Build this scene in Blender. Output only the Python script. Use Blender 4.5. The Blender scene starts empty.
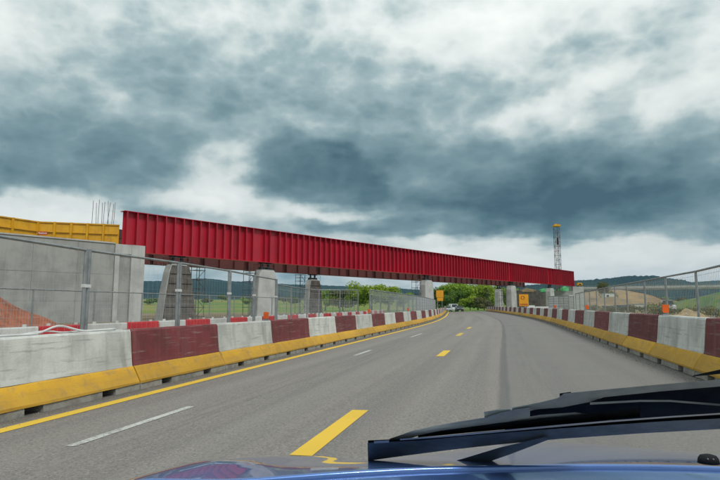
import bpy, bmesh, math, random
from mathutils import Vector, Matrix, noise as mnoise
R = math.radians
random.seed(11)
scene = bpy.context.scene
col = scene.collection

# ------------------------------------------------------------------ camera
FPX, PITCH, CAMH = 560.0, 0.1166, 1.156          # focal length in photo pixels (720 wide), pitch up, eye height
cam_d = bpy.data.cameras.new('camera'); cam = bpy.data.objects.new('camera', cam_d); col.objects.link(cam)
cam_d.sensor_width = 36; cam_d.lens = 36 * FPX / 720; cam_d.clip_start = .05; cam_d.clip_end = 30000
cam.location = (0, 0, CAMH); cam.rotation_euler = (math.pi / 2 + PITCH, 0, 0)
scene.camera = cam

def ray(px, py):
    a, b = (px - 360) / FPX, (240 - py) / FPX
    c, s = math.cos(PITCH), math.sin(PITCH)
    return Vector((a, c - b * s, s + b * c))
def at(px, py, Y):                                # the point seen at a pixel, Y metres ahead
    d = ray(px, py); return Vector((0, 0, CAMH)) + d * (Y / d.y)
def zat(py, px, Y): return at(px, py, Y).z
def azel(px, py):
    d = ray(px, py); return math.atan2(d.x, d.y), math.asin(d.z / d.length)

# ------------------------------------------------------------------ world: overcast sky
SUN_EL, SUN_AZ = R(52), R(142)                   # azimuth clockwise from straight ahead: right and behind
world = bpy.data.worlds.new('World'); scene.world = world; world.use_nodes = True
wt = world.node_tree; wt.nodes.clear()
class NT:
    def __init__(s, t): s.t = t
    def n(s, kind, **kw):
        nd = s.t.nodes.new(kind)
        for k, v in kw.items(): setattr(nd, k, v)
        return nd
    def l(s, a, b): s.t.links.new(a, b)
    def put(s, inp, v):
        if hasattr(v, 'links'): s.l(v, inp)
        else: inp.default_value = v
    def m(s, op, a, b=0.0, c=None, clamp=False):
        nd = s.n('ShaderNodeMath', operation=op, use_clamp=clamp)
        s.put(nd.inputs[0], a); s.put(nd.inputs[1], b)
        if c is not None: s.put(nd.inputs[2], c)
        return nd.outputs[0]
    def v(s, op, a, b=None, scale=None):
        nd = s.n('ShaderNodeVectorMath', operation=op)
        s.put(nd.inputs[0], a)
        if b is not None: s.put(nd.inputs[1], b)
        if scale is not None: s.put(nd.inputs['Scale'], scale)
        return nd.outputs[0]
    def noise(s, vec, scale, detail=6, rough=.55, out='Fac', dist=0.0):
        nd = s.n('ShaderNodeTexNoise'); s.l(vec, nd.inputs['Vector'])
        nd.inputs['Scale'].default_value = scale; nd.inputs['Detail'].default_value = detail
        nd.inputs['Roughness'].default_value = rough; nd.inputs['Distortion'].default_value = dist
        return nd.outputs[out]
    def mix(s, f, a, b):
        nd = s.n('ShaderNodeMix', data_type='RGBA'); s.put(nd.inputs[0], f); s.put(nd.inputs[6], a); s.put(nd.inputs[7], b); return nd.outputs[2]
    def ramp(s, f, stops, interp='LINEAR'):
        nd = s.n('ShaderNodeValToRGB'); s.l(f, nd.inputs[0]); cr = nd.color_ramp; cr.interpolation = interp
        while len(cr.elements) < len(stops): cr.elements.new(.5)
        for e, (p, c) in zip(cr.elements, stops): e.position = p; e.color = tuple(c) + (1,) if len(c) == 3 else c
        return nd.outputs[0]
    def smooth(s, x, a, b):
        nd = s.n('ShaderNodeMapRange', interpolation_type='SMOOTHSTEP'); s.put(nd.inputs[0], x)
        nd.inputs[1].default_value = a; nd.inputs[2].default_value = b
        return nd.outputs[0]
def srgb(r, g, b):
    f = lambda c: (c / 255 / 12.92) if c / 255 <= .04045 else ((c / 255 + .055) / 1.055) ** 2.4
    return (f(r), f(g), f(b))

W = NT(wt)
tc = W.n('ShaderNodeTexCoord').outputs['Generated']
sep = W.n('ShaderNodeSeparateXYZ'); W.l(tc, sep.inputs[0])
dx, dy, dz = sep.outputs
az = W.m('ARCTAN2', dx, dy); el = W.m('ARCSINE', dz)
comb = W.n('ShaderNodeCombineXYZ'); W.l(az, comb.inputs[0]); W.l(el, comb.inputs[1])
sky_uv = comb.outputs[0]
den = W.m('ADD', W.m('MAXIMUM', dz, 0.0), .16)   # cloud deck: a flat layer seen in perspective
comb2 = W.n('ShaderNodeCombineXYZ'); W.l(W.m('DIVIDE', dx, den), comb2.inputs[0]); W.l(W.m('DIVIDE', dy, den), comb2.inputs[1])
deck = comb2.outputs[0]
wn1 = W.v('SUBTRACT', W.noise(deck, 1.1, 4, .6, 'Color'), (.5, .5, .5))
wn2 = W.v('SUBTRACT', W.noise(sky_uv, 9.0, 6, .62, 'Color'), (.5, .5, .5))
warp = W.v('ADD', W.v('SCALE', wn1, scale=.12), W.v('SCALE', wn2, scale=.075))
uv = W.v('ADD', sky_uv, W.v('MULTIPLY', warp, (1, .62, 0)))
def blob(px, py, rx, ry, rot=0, lo=0.0, hi=.8, amp=1.0):
    """one cloud mass: an ellipse round a direction in the sky (given by photo pixels), soft from lo to hi"""
    a, e = azel(px, py); k = 1 / FPX
    mp = W.n('ShaderNodeMapping', vector_type='TEXTURE')
    W.l(uv, mp.inputs[0]); mp.inputs['Location'].default_value = (a, e, 0)
    mp.inputs['Rotation'].default_value = (0, 0, R(rot)); mp.inputs['Scale'].default_value = (rx * k, ry * k, 1)
    g = W.n('ShaderNodeTexGradient', gradient_type='SPHERICAL'); W.l(mp.outputs[0], g.inputs[0])
    return W.m('MULTIPLY', W.smooth(g.outputs['Fac'], lo, hi), amp)
dark = None
for b in [   # px, py, rx, ry, rot, lo, hi, amp: dark masses +, bright gaps -
    (440, 185, 260, 62, -5, .0, .75, .42), (318, 176, 88, 40, -12, .0, .35, .36), (620, 185, 300, 74, 3, .0, .8, .46), (560, 205, 240, 36, 0, 0, .7, .22),
    (730, 160, 170, 80, 10, .0, .9, .26), (50, 150, 200, 62, 4, .0, .7, .36), (130, 160, 90, 30, -6, 0, .7, .14), (-60, 170, 150, 60, 0, .0, .6, .22),
    (230, 110, 300, 90, -8, .0, .9, .24), (420, 115, 240, 70, -5, .0, .9, .20), (150, 60, 260, 50, 8, 0, .9, .10), (330, 50, 150, 40, 0, 0, .9, .12),
    (120, 200, 70, 18, -4, 0, .6, .14), (260, 226, 200, 16, -4, 0, .6, .20), (410, 232, 130, 16, -2, 0, .5, .26), (40, 118, 90, 26, 10, 0, .8, .10),
    (105, 85, 46, 20, -38, 0, .8, -.28), (226, 172, 48, 44, 20, 0, .7, -.40), (15, 207, 110, 26, 4, 0, .5, -.60), (185, 200, 70, 14, -4, 0, .6, -.22), (335, 212, 80, 16, -10, 0, .6, -.34),
    (440, 30, 150, 36, 8, 0, .8, -.22), (555, 5, 130, 34, 0, 0, .8, -.24), (700, 84, 90, 40, 30, 0, .8, -.26), (565, 92, 120, 16, 14, 0, .8, -.24),
    (600, 262, 260, 26, 0, 0, .5, -.46), (470, 246, 90, 12, 4, 0, .5, -.30), (20, 20, 150, 40, 0, 0, .9, -.16), (190, 226, 60, 12, -4, 0, .6, -.1),
]:
    v = blob(*b); dark = v if dark is None else W.m('ADD', dark, v)
n1 = W.noise(deck, 1.5, 6, .55)
soft = W.v('ADD', W.v('MULTIPLY', sky_uv, (1, 1.7, 1)), W.v('SCALE', wn1, scale=.10))
n2 = W.noise(soft, 6.5, 8, .60)
vor = W.n('ShaderNodeTexVoronoi', feature='F1'); W.l(W.v('ADD', soft, W.v('SCALE', wn2, scale=.05)), vor.inputs['Vector'])
vor.inputs['Scale'].default_value = 13; vor.inputs['Detail'].default_value = 2; vor.inputs['Roughness'].default_value = .5
puff = W.m('MULTIPLY', W.m('SUBTRACT', .42, vor.outputs['Distance']), .30)
nn = W.m('ADD', W.m('MULTIPLY', W.m('SUBTRACT', n1, .5), .62), W.m('ADD', puff, W.m('MULTIPLY', W.m('SUBTRACT', n2, .5), .68)))
dens = W.m('MULTIPLY_ADD', W.m('ADD', W.m('MULTIPLY', dark, .95), nn), .69, .425, clamp=True)
cloud = W.ramp(dens, [(0, srgb(236, 240, 236)), (.22, srgb(216, 223, 220)), (.34, srgb(190, 202, 201)), (.45, srgb(155, 175, 178)), (.62, srgb(119, 144, 150)), (.85, srgb(85, 113, 122)), (1, srgb(64, 91, 102))])
lift = W.m('MULTIPLY_ADD', W.m('MAXIMUM', dz, 0.0), .55, .88)      # an overcast sky brightens towards the zenith
cloud = W.v('SCALE', cloud, scale=lift)
sky = W.n('ShaderNodeTexSky', sky_type='NISHITA', sun_disc=False, sun_elevation=SUN_EL, sun_rotation=SUN_AZ)
skyc = W.v('SCALE', sky.outputs[0], scale=.08)
mixed = W.mix(.96, skyc, cloud)                                     # clear sky only faintly through the cover
bg = W.n('ShaderNodeBackground'); W.l(mixed, bg.inputs[0]); bg.inputs[1].default_value = .78
W.l(bg.outputs[0], W.n('ShaderNodeOutputWorld').inputs[0])
world.cycles.sampling_method = 'MANUAL'; world.cycles.sample_map_resolution = 512

sun_d = bpy.data.lights.new('sun', 'SUN'); sun_d.energy = 1.5; sun_d.angle = R(16); sun_d.color = (1, .96, .9)
sun = bpy.data.objects.new('sun', sun_d); col.objects.link(sun)
sd = Vector((math.sin(SUN_AZ) * math.cos(SUN_EL), math.cos(SUN_AZ) * math.cos(SUN_EL), math.sin(SUN_EL)))
sun.rotation_euler = (-sd).to_track_quat('-Z', 'Y').to_euler(); sun.location = sd * 50

vs = scene.view_settings; vs.view_transform = 'Standard'; vs.look = 'None'; vs.exposure = 0.48; vs.gamma = 1; vs.use_curve_mapping = False
cy = scene.cycles; cy.max_bounces = 6; cy.transparent_max_bounces = 12; cy.volume_bounces = 0; cy.use_denoising = True
cy.caustics_reflective = False; cy.caustics_refractive = False

# ------------------------------------------------------------------ helpers
class MB:
    """collects faces; build() links them as ONE mesh object"""
    def __init__(s): s.v = []; s.f = []; s.mi = []
    def face(s, pts, mi=0):
        i = len(s.v); s.v += [tuple(p) for p in pts]; s.f.append(tuple(range(i, i + len(pts)))); s.mi.append(mi)
    def box(s, c, size, ax=None, mi=0):
        """box round c; ax: three axes (unit vectors) or None"""
        c = Vector(c); h = [Vector(a) * (d / 2) for a, d in zip(ax or ((1, 0, 0), (0, 1, 0), (0, 0, 1)), size)]
        i = len(s.v)
        for k in range(8):
            s.v.append(tuple(c + (h[0] if k & 1 else -h[0]) + (h[1] if k & 2 else -h[1]) + (h[2] if k & 4 else -h[2])))
        for q in ((0, 2, 3, 1), (4, 5, 7, 6), (0, 1, 5, 4), (2, 6, 7, 3), (0, 4, 6, 2), (1, 3, 7, 5)):
            s.f.append(tuple(i + j for j in q)); s.mi.append(mi)
        return s
    def bar(s, a, b, w, h=None, up=(0, 0, 1), mi=0):
        a, b = Vector(a), Vector(b); d = b - a; L = d.length
        if L < 1e-6: return s
        d /= L; up = Vector(up); x = d.cross(up)
        if x.length < 1e-3: x = d.cross(Vector((1, 0, 0)))
        x.normalize(); y = x.cross(d)
        return s.box((a + b) / 2, (w, L, h or w), (x, d, y), mi)
    def tube(s, pts, r, n=8, cap=True, mi=0):
        pts = [Vector(p) for p in pts]; rr = r if isinstance(r, (list, tuple)) else [r] * len(pts)
        base = len(s.v); ref = None
        for k, p in enumerate(pts):
            d = (pts[min(k + 1, len(pts) - 1)] - pts[max(k - 1, 0)]).normalized()
            if ref is None: ref = Vector((0, 0, 1)) if abs(d.z) < .9 else Vector((1, 0, 0))
            x = d.cross(ref).normalized(); y = x.cross(d)
            for j in range(n):
                a = 2 * math.pi * j / n; s.v.append(tuple(p + (x * math.cos(a) + y * math.sin(a)) * rr[k]))
        for k in range(len(pts) - 1):
            for j in range(n):
                j2 = (j + 1) % n
                s.f.append((base + k * n + j, base + k * n + j2, base + (k + 1) * n + j2, base + (k + 1) * n + j)); s.mi.append(mi)
        if cap:
            s.f.append(tuple(base + j for j in range(n))); s.mi.append(mi)
            s.f.append(tuple(base + (len(pts) - 1) * n + j for j in range(n))[::-1]); s.mi.append(mi)
        return s
    def loft(s, rings, closed=True, cap=True, mi=0):
        base = len(s.v); n = len(rings[0])
        for r_ in rings: s.v += [tuple(p) for p in r_]
        for k in range(len(rings) - 1):
            for j in range(n if closed else n - 1):
                j2 = (j + 1) % n
                s.f.append((base + k * n + j, base + k * n + j2, base + (k + 1) * n + j2, base + (k + 1) * n + j)); s.mi.append(mi)
        if cap and closed:
            s.f.append(tuple(base + j for j in range(n))[::-1]); s.mi.append(mi)
            s.f.append(tuple(base + (len(rings) - 1) * n + j for j in range(n))); s.mi.append(mi)
        return s
    def mesh(s, name, mats, smooth=False, normals=True):
        me = bpy.data.meshes.new(name); me.from_pydata(s.v, [], s.f)
        for m_ in (mats if isinstance(mats, (list, tuple)) else [mats]): me.materials.append(m_)
        if isinstance(mats, (list, tuple)): me.polygons.foreach_set('material_index', s.mi)
        if normals:
            bm = bmesh.new(); bm.from_mesh(me); bmesh.ops.recalc_face_normals(bm, faces=bm.faces); bm.to_mesh(me); bm.free()
        if smooth: me.polygons.foreach_set('use_smooth', [True] * len(me.polygons))
        me.update(); return me
    def build(s, name, mats, parent=None, smooth=False, normals=True):
        return link(name, s.mesh(name, mats, smooth, normals), parent)
def link(name, me, parent=None, loc=None, rot=None):
    o = bpy.data.objects.new(name, me); col.objects.link(o)
    if parent is not None: o.parent = parent
    if loc is not None: o.location = loc
    if rot is not None: o.rotation_euler = rot
    return o
def tag(o, label=None, cat=None, group=None, kind=None):
    if label: o['label'] = label
    if cat: o['category'] = cat
    if group: o['group'] = group
    if kind: o['kind'] = kind
    return o
def empty(name, loc=(0, 0, 0), rz=0):
    o = bpy.data.objects.new(name, None); col.objects.link(o); o.location = loc; o.rotation_euler = (0, 0, rz)
    o.empty_display_size = .2; return o
ORD = ['nearest', 'second', 'third', 'fourth', 'fifth', 'sixth', 'seventh', 'eighth', 'ninth', 'tenth', 'eleventh', 'twelfth', 'thirteenth', 'fourteenth',
       'fifteenth', 'sixteenth', 'seventeenth', 'eighteenth', 'nineteenth', 'twentieth']
def ordinal(k):
    if k < 20: return ORD[k]
    t = ['', '', 'twenty', 'thirty', 'forty', 'fifty', 'sixty', 'seventy'][(k + 1) // 10]
    u = (k + 1) % 10
    return (t[:-1] + 'ieth') if u == 0 else t + '-' + ['', 'first', 'second', 'third', 'fourth', 'fifth', 'sixth', 'seventh', 'eighth', 'ninth'][u]

def mat(name, c, rough=.7, c2=None, scale=3.0, lo=.4, hi=.65, bump=0.0, bscale=40.0, metal=0.0, coat=0.0, dirt=None, streak=0.0, spec=.5, obj_var=0.0, detail=8, scuff=None):
    """procedural: two tones by noise, optional dirt tone in blotches / vertical streaks, bump"""
    m_ = bpy.data.materials.new(name); m_.use_nodes = True; t = NT(m_.node_tree); b = m_.node_tree.nodes['Principled BSDF']
    tcn = t.n('ShaderNodeTexCoord').outputs['Object']
    geo = t.n('ShaderNodeNewGeometry').outputs['Position']
    c2 = c2 or tuple(x * .75 for x in c)
    f = t.noise(geo, scale, detail, .6)
    out = t.mix(t.smooth(f, lo, hi), tuple(c) + (1,), tuple(c2) + (1,))
    if dirt:
        mp = t.n('ShaderNodeMapping'); t.l(geo, mp.inputs[0]); mp.inputs['Scale'].default_value = (1, 1, .12) if streak else (1, 1, 1)
        g = t.noise(mp.outputs[0], scale * 3.1, 8, .65)
        out = t.mix(t.m('MULTIPLY', t.smooth(g, .48, .78), dirt[1]), out, tuple(dirt[0]) + (1,))
    if scuff:
        mp = t.n('ShaderNodeMapping'); t.l(tcn, mp.inputs[0]); mp.inputs['Scale'].default_value = (.9, 3, 16)
        mp.inputs['Location'].default_value = (0, 0, 0)
        rnd_ = t.n('ShaderNodeObjectInfo').outputs['Random']; ad = t.v('ADD', mp.outputs[0], t.v('SCALE', (9.0, 5.0, 7.0), scale=rnd_))
        g = t.noise(ad, 1.4, 7, .7)
        out = t.mix(t.m('MULTIPLY', t.smooth(g, .54, .68), scuff[1]), out, tuple(scuff[0]) + (1,))
        g2 = t.noise(ad, .9, 3, .6)
        sz = t.n('ShaderNodeSeparateXYZ'); t.l(tcn, sz.inputs[0])
        low = t.m('MULTIPLY', t.m('SUBTRACT', 1.0, t.smooth(t.m('ADD', sz.outputs[2], t.m('MULTIPLY', g2, .3)), .28, .62)), .5)
        out = t.mix(low, out, tuple(q * .55 for q in scuff[2]) + (1,))
    if obj_var:
        rnd = t.n('ShaderNodeObjectInfo').outputs['Random']
        hsv = t.n('ShaderNodeHueSaturation'); t.l(out, hsv.inputs['Color']); t.l(t.m('MULTIPLY_ADD', rnd, obj_var * 2, 1 - obj_var), hsv.inputs['Value'])
        out = hsv.outputs[0]
    t.l(out, b.inputs['Base Color'])
    t.l(t.m('MULTIPLY_ADD', f, .25, rough - .12), b.inputs['Roughness'])
    b.inputs['Metallic'].default_value = metal; b.inputs['Coat Weight'].default_value = coat; b.inputs['Specular IOR Level'].default_value = spec
    if bump:
        bn = t.n('ShaderNodeBump'); bn.inputs['Strength'].default_value = bump; bn.inputs['Distance'].default_value = .02
        t.l(t.noise(geo, bscale, 6, .65), bn.inputs['Height']); t.l(bn.outputs[0], b.inputs['Normal'])
    return m_
M = {}
M['barrier_red'] = mat('barrier_red', (.155, .027, .030), .75, (.11, .024, .026), 2.2, bump=.25, dirt=((.20, .12, .11), .45), streak=1, obj_var=.15, scuff=((.26, .20, .19), .55, (.20, .10, .10)))
M['barrier_white'] = mat('barrier_white', (.56, .57, .54), .8, (.40, .41, .39), 1.6, bump=.3, dirt=((.24, .24, .22), .8), streak=1, obj_var=.10, scuff=((.20, .20, .19), .6, (.62, .62, .58)))
M['barrier_yellow'] = mat('barrier_yellow', (.64, .35, .014), .75, (.54, .29, .018), 2.5, bump=.25, dirt=((.24, .18, .10), .85), obj_var=.15, scuff=((.26, .18, .08), .5, (.52, .32, .06)))
M['barrier_foot'] = mat('barrier_foot', (.30, .29, .26), .9, (.19, .185, .17), 5, bump=.5, dirt=((.30, .21, .06), .45))
M['concrete'] = mat('concrete', (.33, .335, .325), .85, (.25, .255, .25), .5, bump=.15, bscale=9, dirt=((.17, .17, .165), .55), streak=1)
M['concrete_light'] = mat('concrete_light', (.46, .465, .455), .85, (.36, .365, .36), .6, bump=.15, bscale=9, dirt=((.22, .22, .21), .5), streak=1)
M['joint_dark'] = mat('joint_dark', (.10, .10, .10), .9)
M['formwork_shade_dark'] = mat('formwork_shade_dark', (.115, .10, .088), .8, (.065, .058, .053), 1.2, bump=.2)  # dark formwork; also carries painted shade on the far pier and wall
M['girder_red'] = mat('girder_red', (.46, .011, .034), .42, (.37, .010, .028), .25, lo=.3, hi=.7, dirt=((.22, .025, .026), .85), streak=1)
M['girder_splice'] = mat('girder_splice_paint', (.36, .012, .030), .5, (.27, .012, .024), .6, dirt=((.17, .03, .025), .7), streak=1)
M['girder_red_shaded'] = mat('girder_red_shaded', (.12, .036, .032), .6, (.09, .030, .027), .5)  # girder red with the shade between the girders put into it
M['yellow_steel'] = mat('yellow_steel', (.64, .34, .008), .5, (.54, .27, .008), 1.0, dirt=((.22, .11, .02), .5), streak=1)
M['rust'] = mat('rust', (.12, .06, .035), .9)
M['black_steel'] = mat('black_steel', (.015, .015, .016), .6)
M['galv'] = mat('galvanised_steel', (.30, .32, .33), .5, (.22, .24, .25), 6, metal=.55)
M['galv_dull'] = mat('galvanised_wire', (.40, .43, .44), .6, (.33, .36, .37), 4, metal=.1)
M['scaffold'] = mat('scaffold_tube', (.075, .08, .085), .6, metal=.3)
M['plank'] = mat('scaffold_plank', (.20, .14, .08), .9)
M['bright_red'] = mat('plastic_red', (.48, .022, .030), .5, (.38, .02, .03), 1.2, dirt=((.36, .12, .10), .4), obj_var=.15)
M['bright_white'] = mat('plastic_white', (.55, .56, .55), .5, (.44, .44, .43), 1.2, dirt=((.30, .28, .26), .6), obj_var=.1)
M['lamp_orange'] = mat('lamp_orange', (.75, .12, .01), .35, (.6, .09, .01), 8)
M['sign_yellow'] = mat('sign_yellow', (.72, .33, .008), .45, (.66, .29, .008), 2)
M['sign_red'] = mat('sign_red', (.45, .05, .02), .5)
M['dirt_orange'] = mat('dirt_orange', (.30, .095, .048), .95, (.18, .064, .036), 1.6, bump=.8, bscale=5, dirt=((.20, .085, .05), .6))
M['dirt_tan'] = mat('dirt_tan', (.30, .20, .095), .95, (.19, .14, .08), .10, bump=1, bscale=1.2, dirt=((.10, .11, .045), .8))
M['gravel'] = mat('gravel_pile', (.33, .25, .14), .95, (.22, .165, .10), 2.5, bump=1, bscale=8)
M['hose_white'] = mat('hose_white', (.62, .63, .62), .5, (.5, .5, .5), 3)
M['white_paint'] = mat('white_paint', (.62, .63, .63), .4, (.54, .55, .55), 2)
M['tarp_blue'] = mat('tarp_blue', (.05, .16, .38), .6, (.04, .12, .30), 3)
M['tarp_green'] = mat('tarp_green', (.03, .30, .08), .6, (.02, .20, .06), 3)
M['bark'] = mat('bark', (.09, .065, .045), .95, (.06, .045, .03), 4, bump=.5)
M['rubber'] = mat('rubber', (.016, .018, .020), .7, (.011, .012, .014), 30, spec=.12)
M['car_glass'] = mat('car_glass', (.015, .02, .025), .12)
M['tyre'] = mat('tyre', (.02, .02, .02), .85)
M['headlight'] = mat('headlight_glass', (.7, .7, .7), .15)

def leafmat(name, c, c2, tr=.3):
    m_ = bpy.data.materials.new(name); m_.use_nodes = True; t = NT(m_.node_tree); b = m_.node_tree.nodes['Principled BSDF']
    rnd = t.n('ShaderNodeNewGeometry').outputs['Random Per Island']; geo = t.n('ShaderNodeNewGeometry').outputs['Position']
    f = t.m('ADD', t.m('MULTIPLY', rnd, .6), t.m('MULTIPLY', t.noise(geo, .5, 3), .5))
    t.l(t.mix(t.smooth(f, .2, .85), c + (1,), c2 + (1,)), b.inputs['Base Color']); b.inputs['Roughness'].default_value = .7
    b.inputs['Specular IOR Level'].default_value = .2
    tl = t.n('ShaderNodeBsdfTranslucent'); tl.inputs[0].default_value = c2 + (1,)
    mx = t.n('ShaderNodeMixShader'); mx.inputs[0].default_value = tr
    t.l(b.outputs[0], mx.inputs[1]); t.l(tl.outputs[0], mx.inputs[2])
    t.l(mx.outputs[0], m_.node_tree.nodes['Material Output'].inputs[0]); return m_
M['leaf_bright'] = leafmat('leaf_bright', (.15, .24, .022), (.32, .42, .04), .4)
M['leaf_mid'] = leafmat('leaf_mid', (.14, .25, .022), (.29, .41, .04), .42)
M['leaf_dark'] = leafmat('leaf_dark', (.06, .125, .02), (.13, .21, .03), .32)
M['leaf_olive'] = leafmat('leaf_olive', (.08, .095, .03), (.15, .15, .05), .25)
M['grass_dry'] = leafmat('grass_dry', (.12, .13, .04), (.20, .18, .07), .3)

# ------------------------------------------------------------------ road centre line (through the car's lane at the camera)
def theta(s):
    k = min(s, 50.0); th = .22981 + .00227 * k - .00006 * k * k
    if s > 50: th -= (th - .163) * min((s - 50) / 25, 1)
    if s > 125: th -= .0058 * (s - 125)
    return th
DS = .25; NS = int(270 / DS); S0 = -14.0
CL = []
x = y = 0.0
tmp = []
s = 0.0
while s > S0:
    th = theta(max(s, 0)); x -= math.sin(th) * DS; y -= math.cos(th) * DS; s -= DS; tmp.append((s, x, y, theta(max(s, 0))))
CL = tmp[::-1]
x = y = s = 0.0
while s < 256:
    CL.append((s, x, y, theta(s))); th = theta(s); x += math.sin(th) * DS; y += math.cos(th) * DS; s += DS
def cl(s):
    k = (s - CL[0][0]) / DS; i = max(0, min(int(k), len(CL) - 2)); f = k - i; a, b = CL[i], CL[i + 1]
    return tuple(a[j] + (b[j] - a[j]) * f for j in (1, 2, 3))
def prof(s): return -.00016 * max(0.0, s - 100) ** 2 if s < 220 else -.00016 * 14400 - .0384 * (s - 220) * .3
CROSS = .02
def rp(s, t, dz_=0.0):                              # a point of the road: s metres on, t metres right of the camera's line
    x, y, th = cl(s); return Vector((x + math.cos(th) * t, y - math.sin(th) * t, CROSS * t + prof(s) + dz_))
def st_of(x, y):                                    # rough inverse
    lo, hi = 0, len(CL) - 1
    while hi - lo > 1:
        mid = (lo + hi) // 2
        if CL[mid][2] < y: lo = mid
        else: hi = mid
    s_, cx, cy_, th = CL[lo]; t = (x - cx) * math.cos(th)
    return s_ + (x - cx) * math.sin(th), t
def smoothstep(a, b, v):
    v = max(0.0, min(1.0, (v - a) / (b - a))); return v * v * (3 - 2 * v)
def gz(x, y):                                       # height of the ground
    s_, t = st_of(x, y)
    s_ = max(-14, min(s_, 150)); r = math.hypot(x, y)
    base = CROSS * max(-15.0, min(t, 6.0)) - .05 + prof(s_)
    if y > 170: base = base * (1 - smoothstep(170, 240, y)) - .6 * smoothstep(170, 240, y)
    a = math.atan2(x, max(y, .1))
    left = smoothstep(160, 800, r) * 9.5 * (1 - smoothstep(R(6), R(14), a))
    right = smoothstep(200, 700, r) * 5.0 * smoothstep(R(6), R(14), a)
    n = mnoise.noise(Vector((x * .02, y * .02, 0))) * .5 * smoothstep(18, 80, abs(t)) * (1 if r < 900 else 2)
    return base + left + right + n

WL, WR = 5.48, 3.12                                 # barrier faces left and right of the camera's line

# ------------------------------------------------------------------ setting: ground, road, hills
def ground_material():
    m_ = bpy.data.materials.new('ground'); m_.use_nodes = True; t = NT(m_.node_tree); b = m_.node_tree.nodes['Principled BSDF']
    geo = t.n('ShaderNodeNewGeometry').outputs['Position']
    sp = t.n('ShaderNodeSeparateXYZ'); t.l(geo, sp.inputs[0])
    dist = t.v('LENGTH', geo); dnode = t.t.nodes[-1]
    d = dnode.outputs['Value']
    dirt = t.mix(t.noise(geo, .35, 8, .65), (.27, .20, .12, 1), (.16, .125, .085, 1))
    dirt = t.mix(t.smooth(t.noise(geo, 1.1, 8, .7), .5, .7), dirt, (.085, .11, .035, 1))
    field = t.mix(t.smooth(t.noise(geo, .012, 5, .5), .40, .60), (.10, .19, .030, 1), (.22, .21, .06, 1))
    field = t.mix(t.smooth(t.noise(geo, .05, 8, .7), .50, .72), field, (.045, .09, .02, 1))
    f = t.smooth(t.m('ADD', d, t.m('MULTIPLY', t.m('SUBTRACT', t.noise(geo, .02, 4), .5), 90)), 90, 170)
    t.l(t.mix(f, dirt, field), b.inputs['Base Color']); b.inputs['Roughness'].default_value = .95; b.inputs['Specular IOR Level'].default_value = .15
    bn = t.n('ShaderNodeBump'); bn.inputs['Strength'].default_value = .8; bn.inputs['Distance'].default_value = .12
    t.l(t.noise(geo, 2.5, 8, .7), bn.inputs['Height']); t.l(bn.outputs[0], b.inputs['Normal'])
    return m_
M['ground'] = ground_material()
def axis_vals(lim, near, step):
    v = [0.0]; st = step
    while v[-1] < lim:
        v.append(v[-1] + st)
        if v[-1] > near: st *= 1.12
    return v
xs = axis_vals(7000, 60, 1.6); xs = [-a for a in xs[:0:-1]] + xs
ys = axis_vals(9000, 190, 2.0); ys = [-a for a in axis_vals(4000, 20, 3.0)[:0:-1]] + ys
g = MB()
for yy in ys:
    for xx in xs: g.v.append((xx, yy, gz(xx, yy)))
nx = len(xs)
for j in range(len(ys) - 1):
    for i in range(nx - 1):
        g.f.append((j * nx + i, j * nx + i + 1, (j + 1) * nx + i + 1, (j + 1) * nx + i)); g.mi.append(0)
tag(g.build('ground', M['ground'], smooth=True, normals=False), kind='structure')

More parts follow.
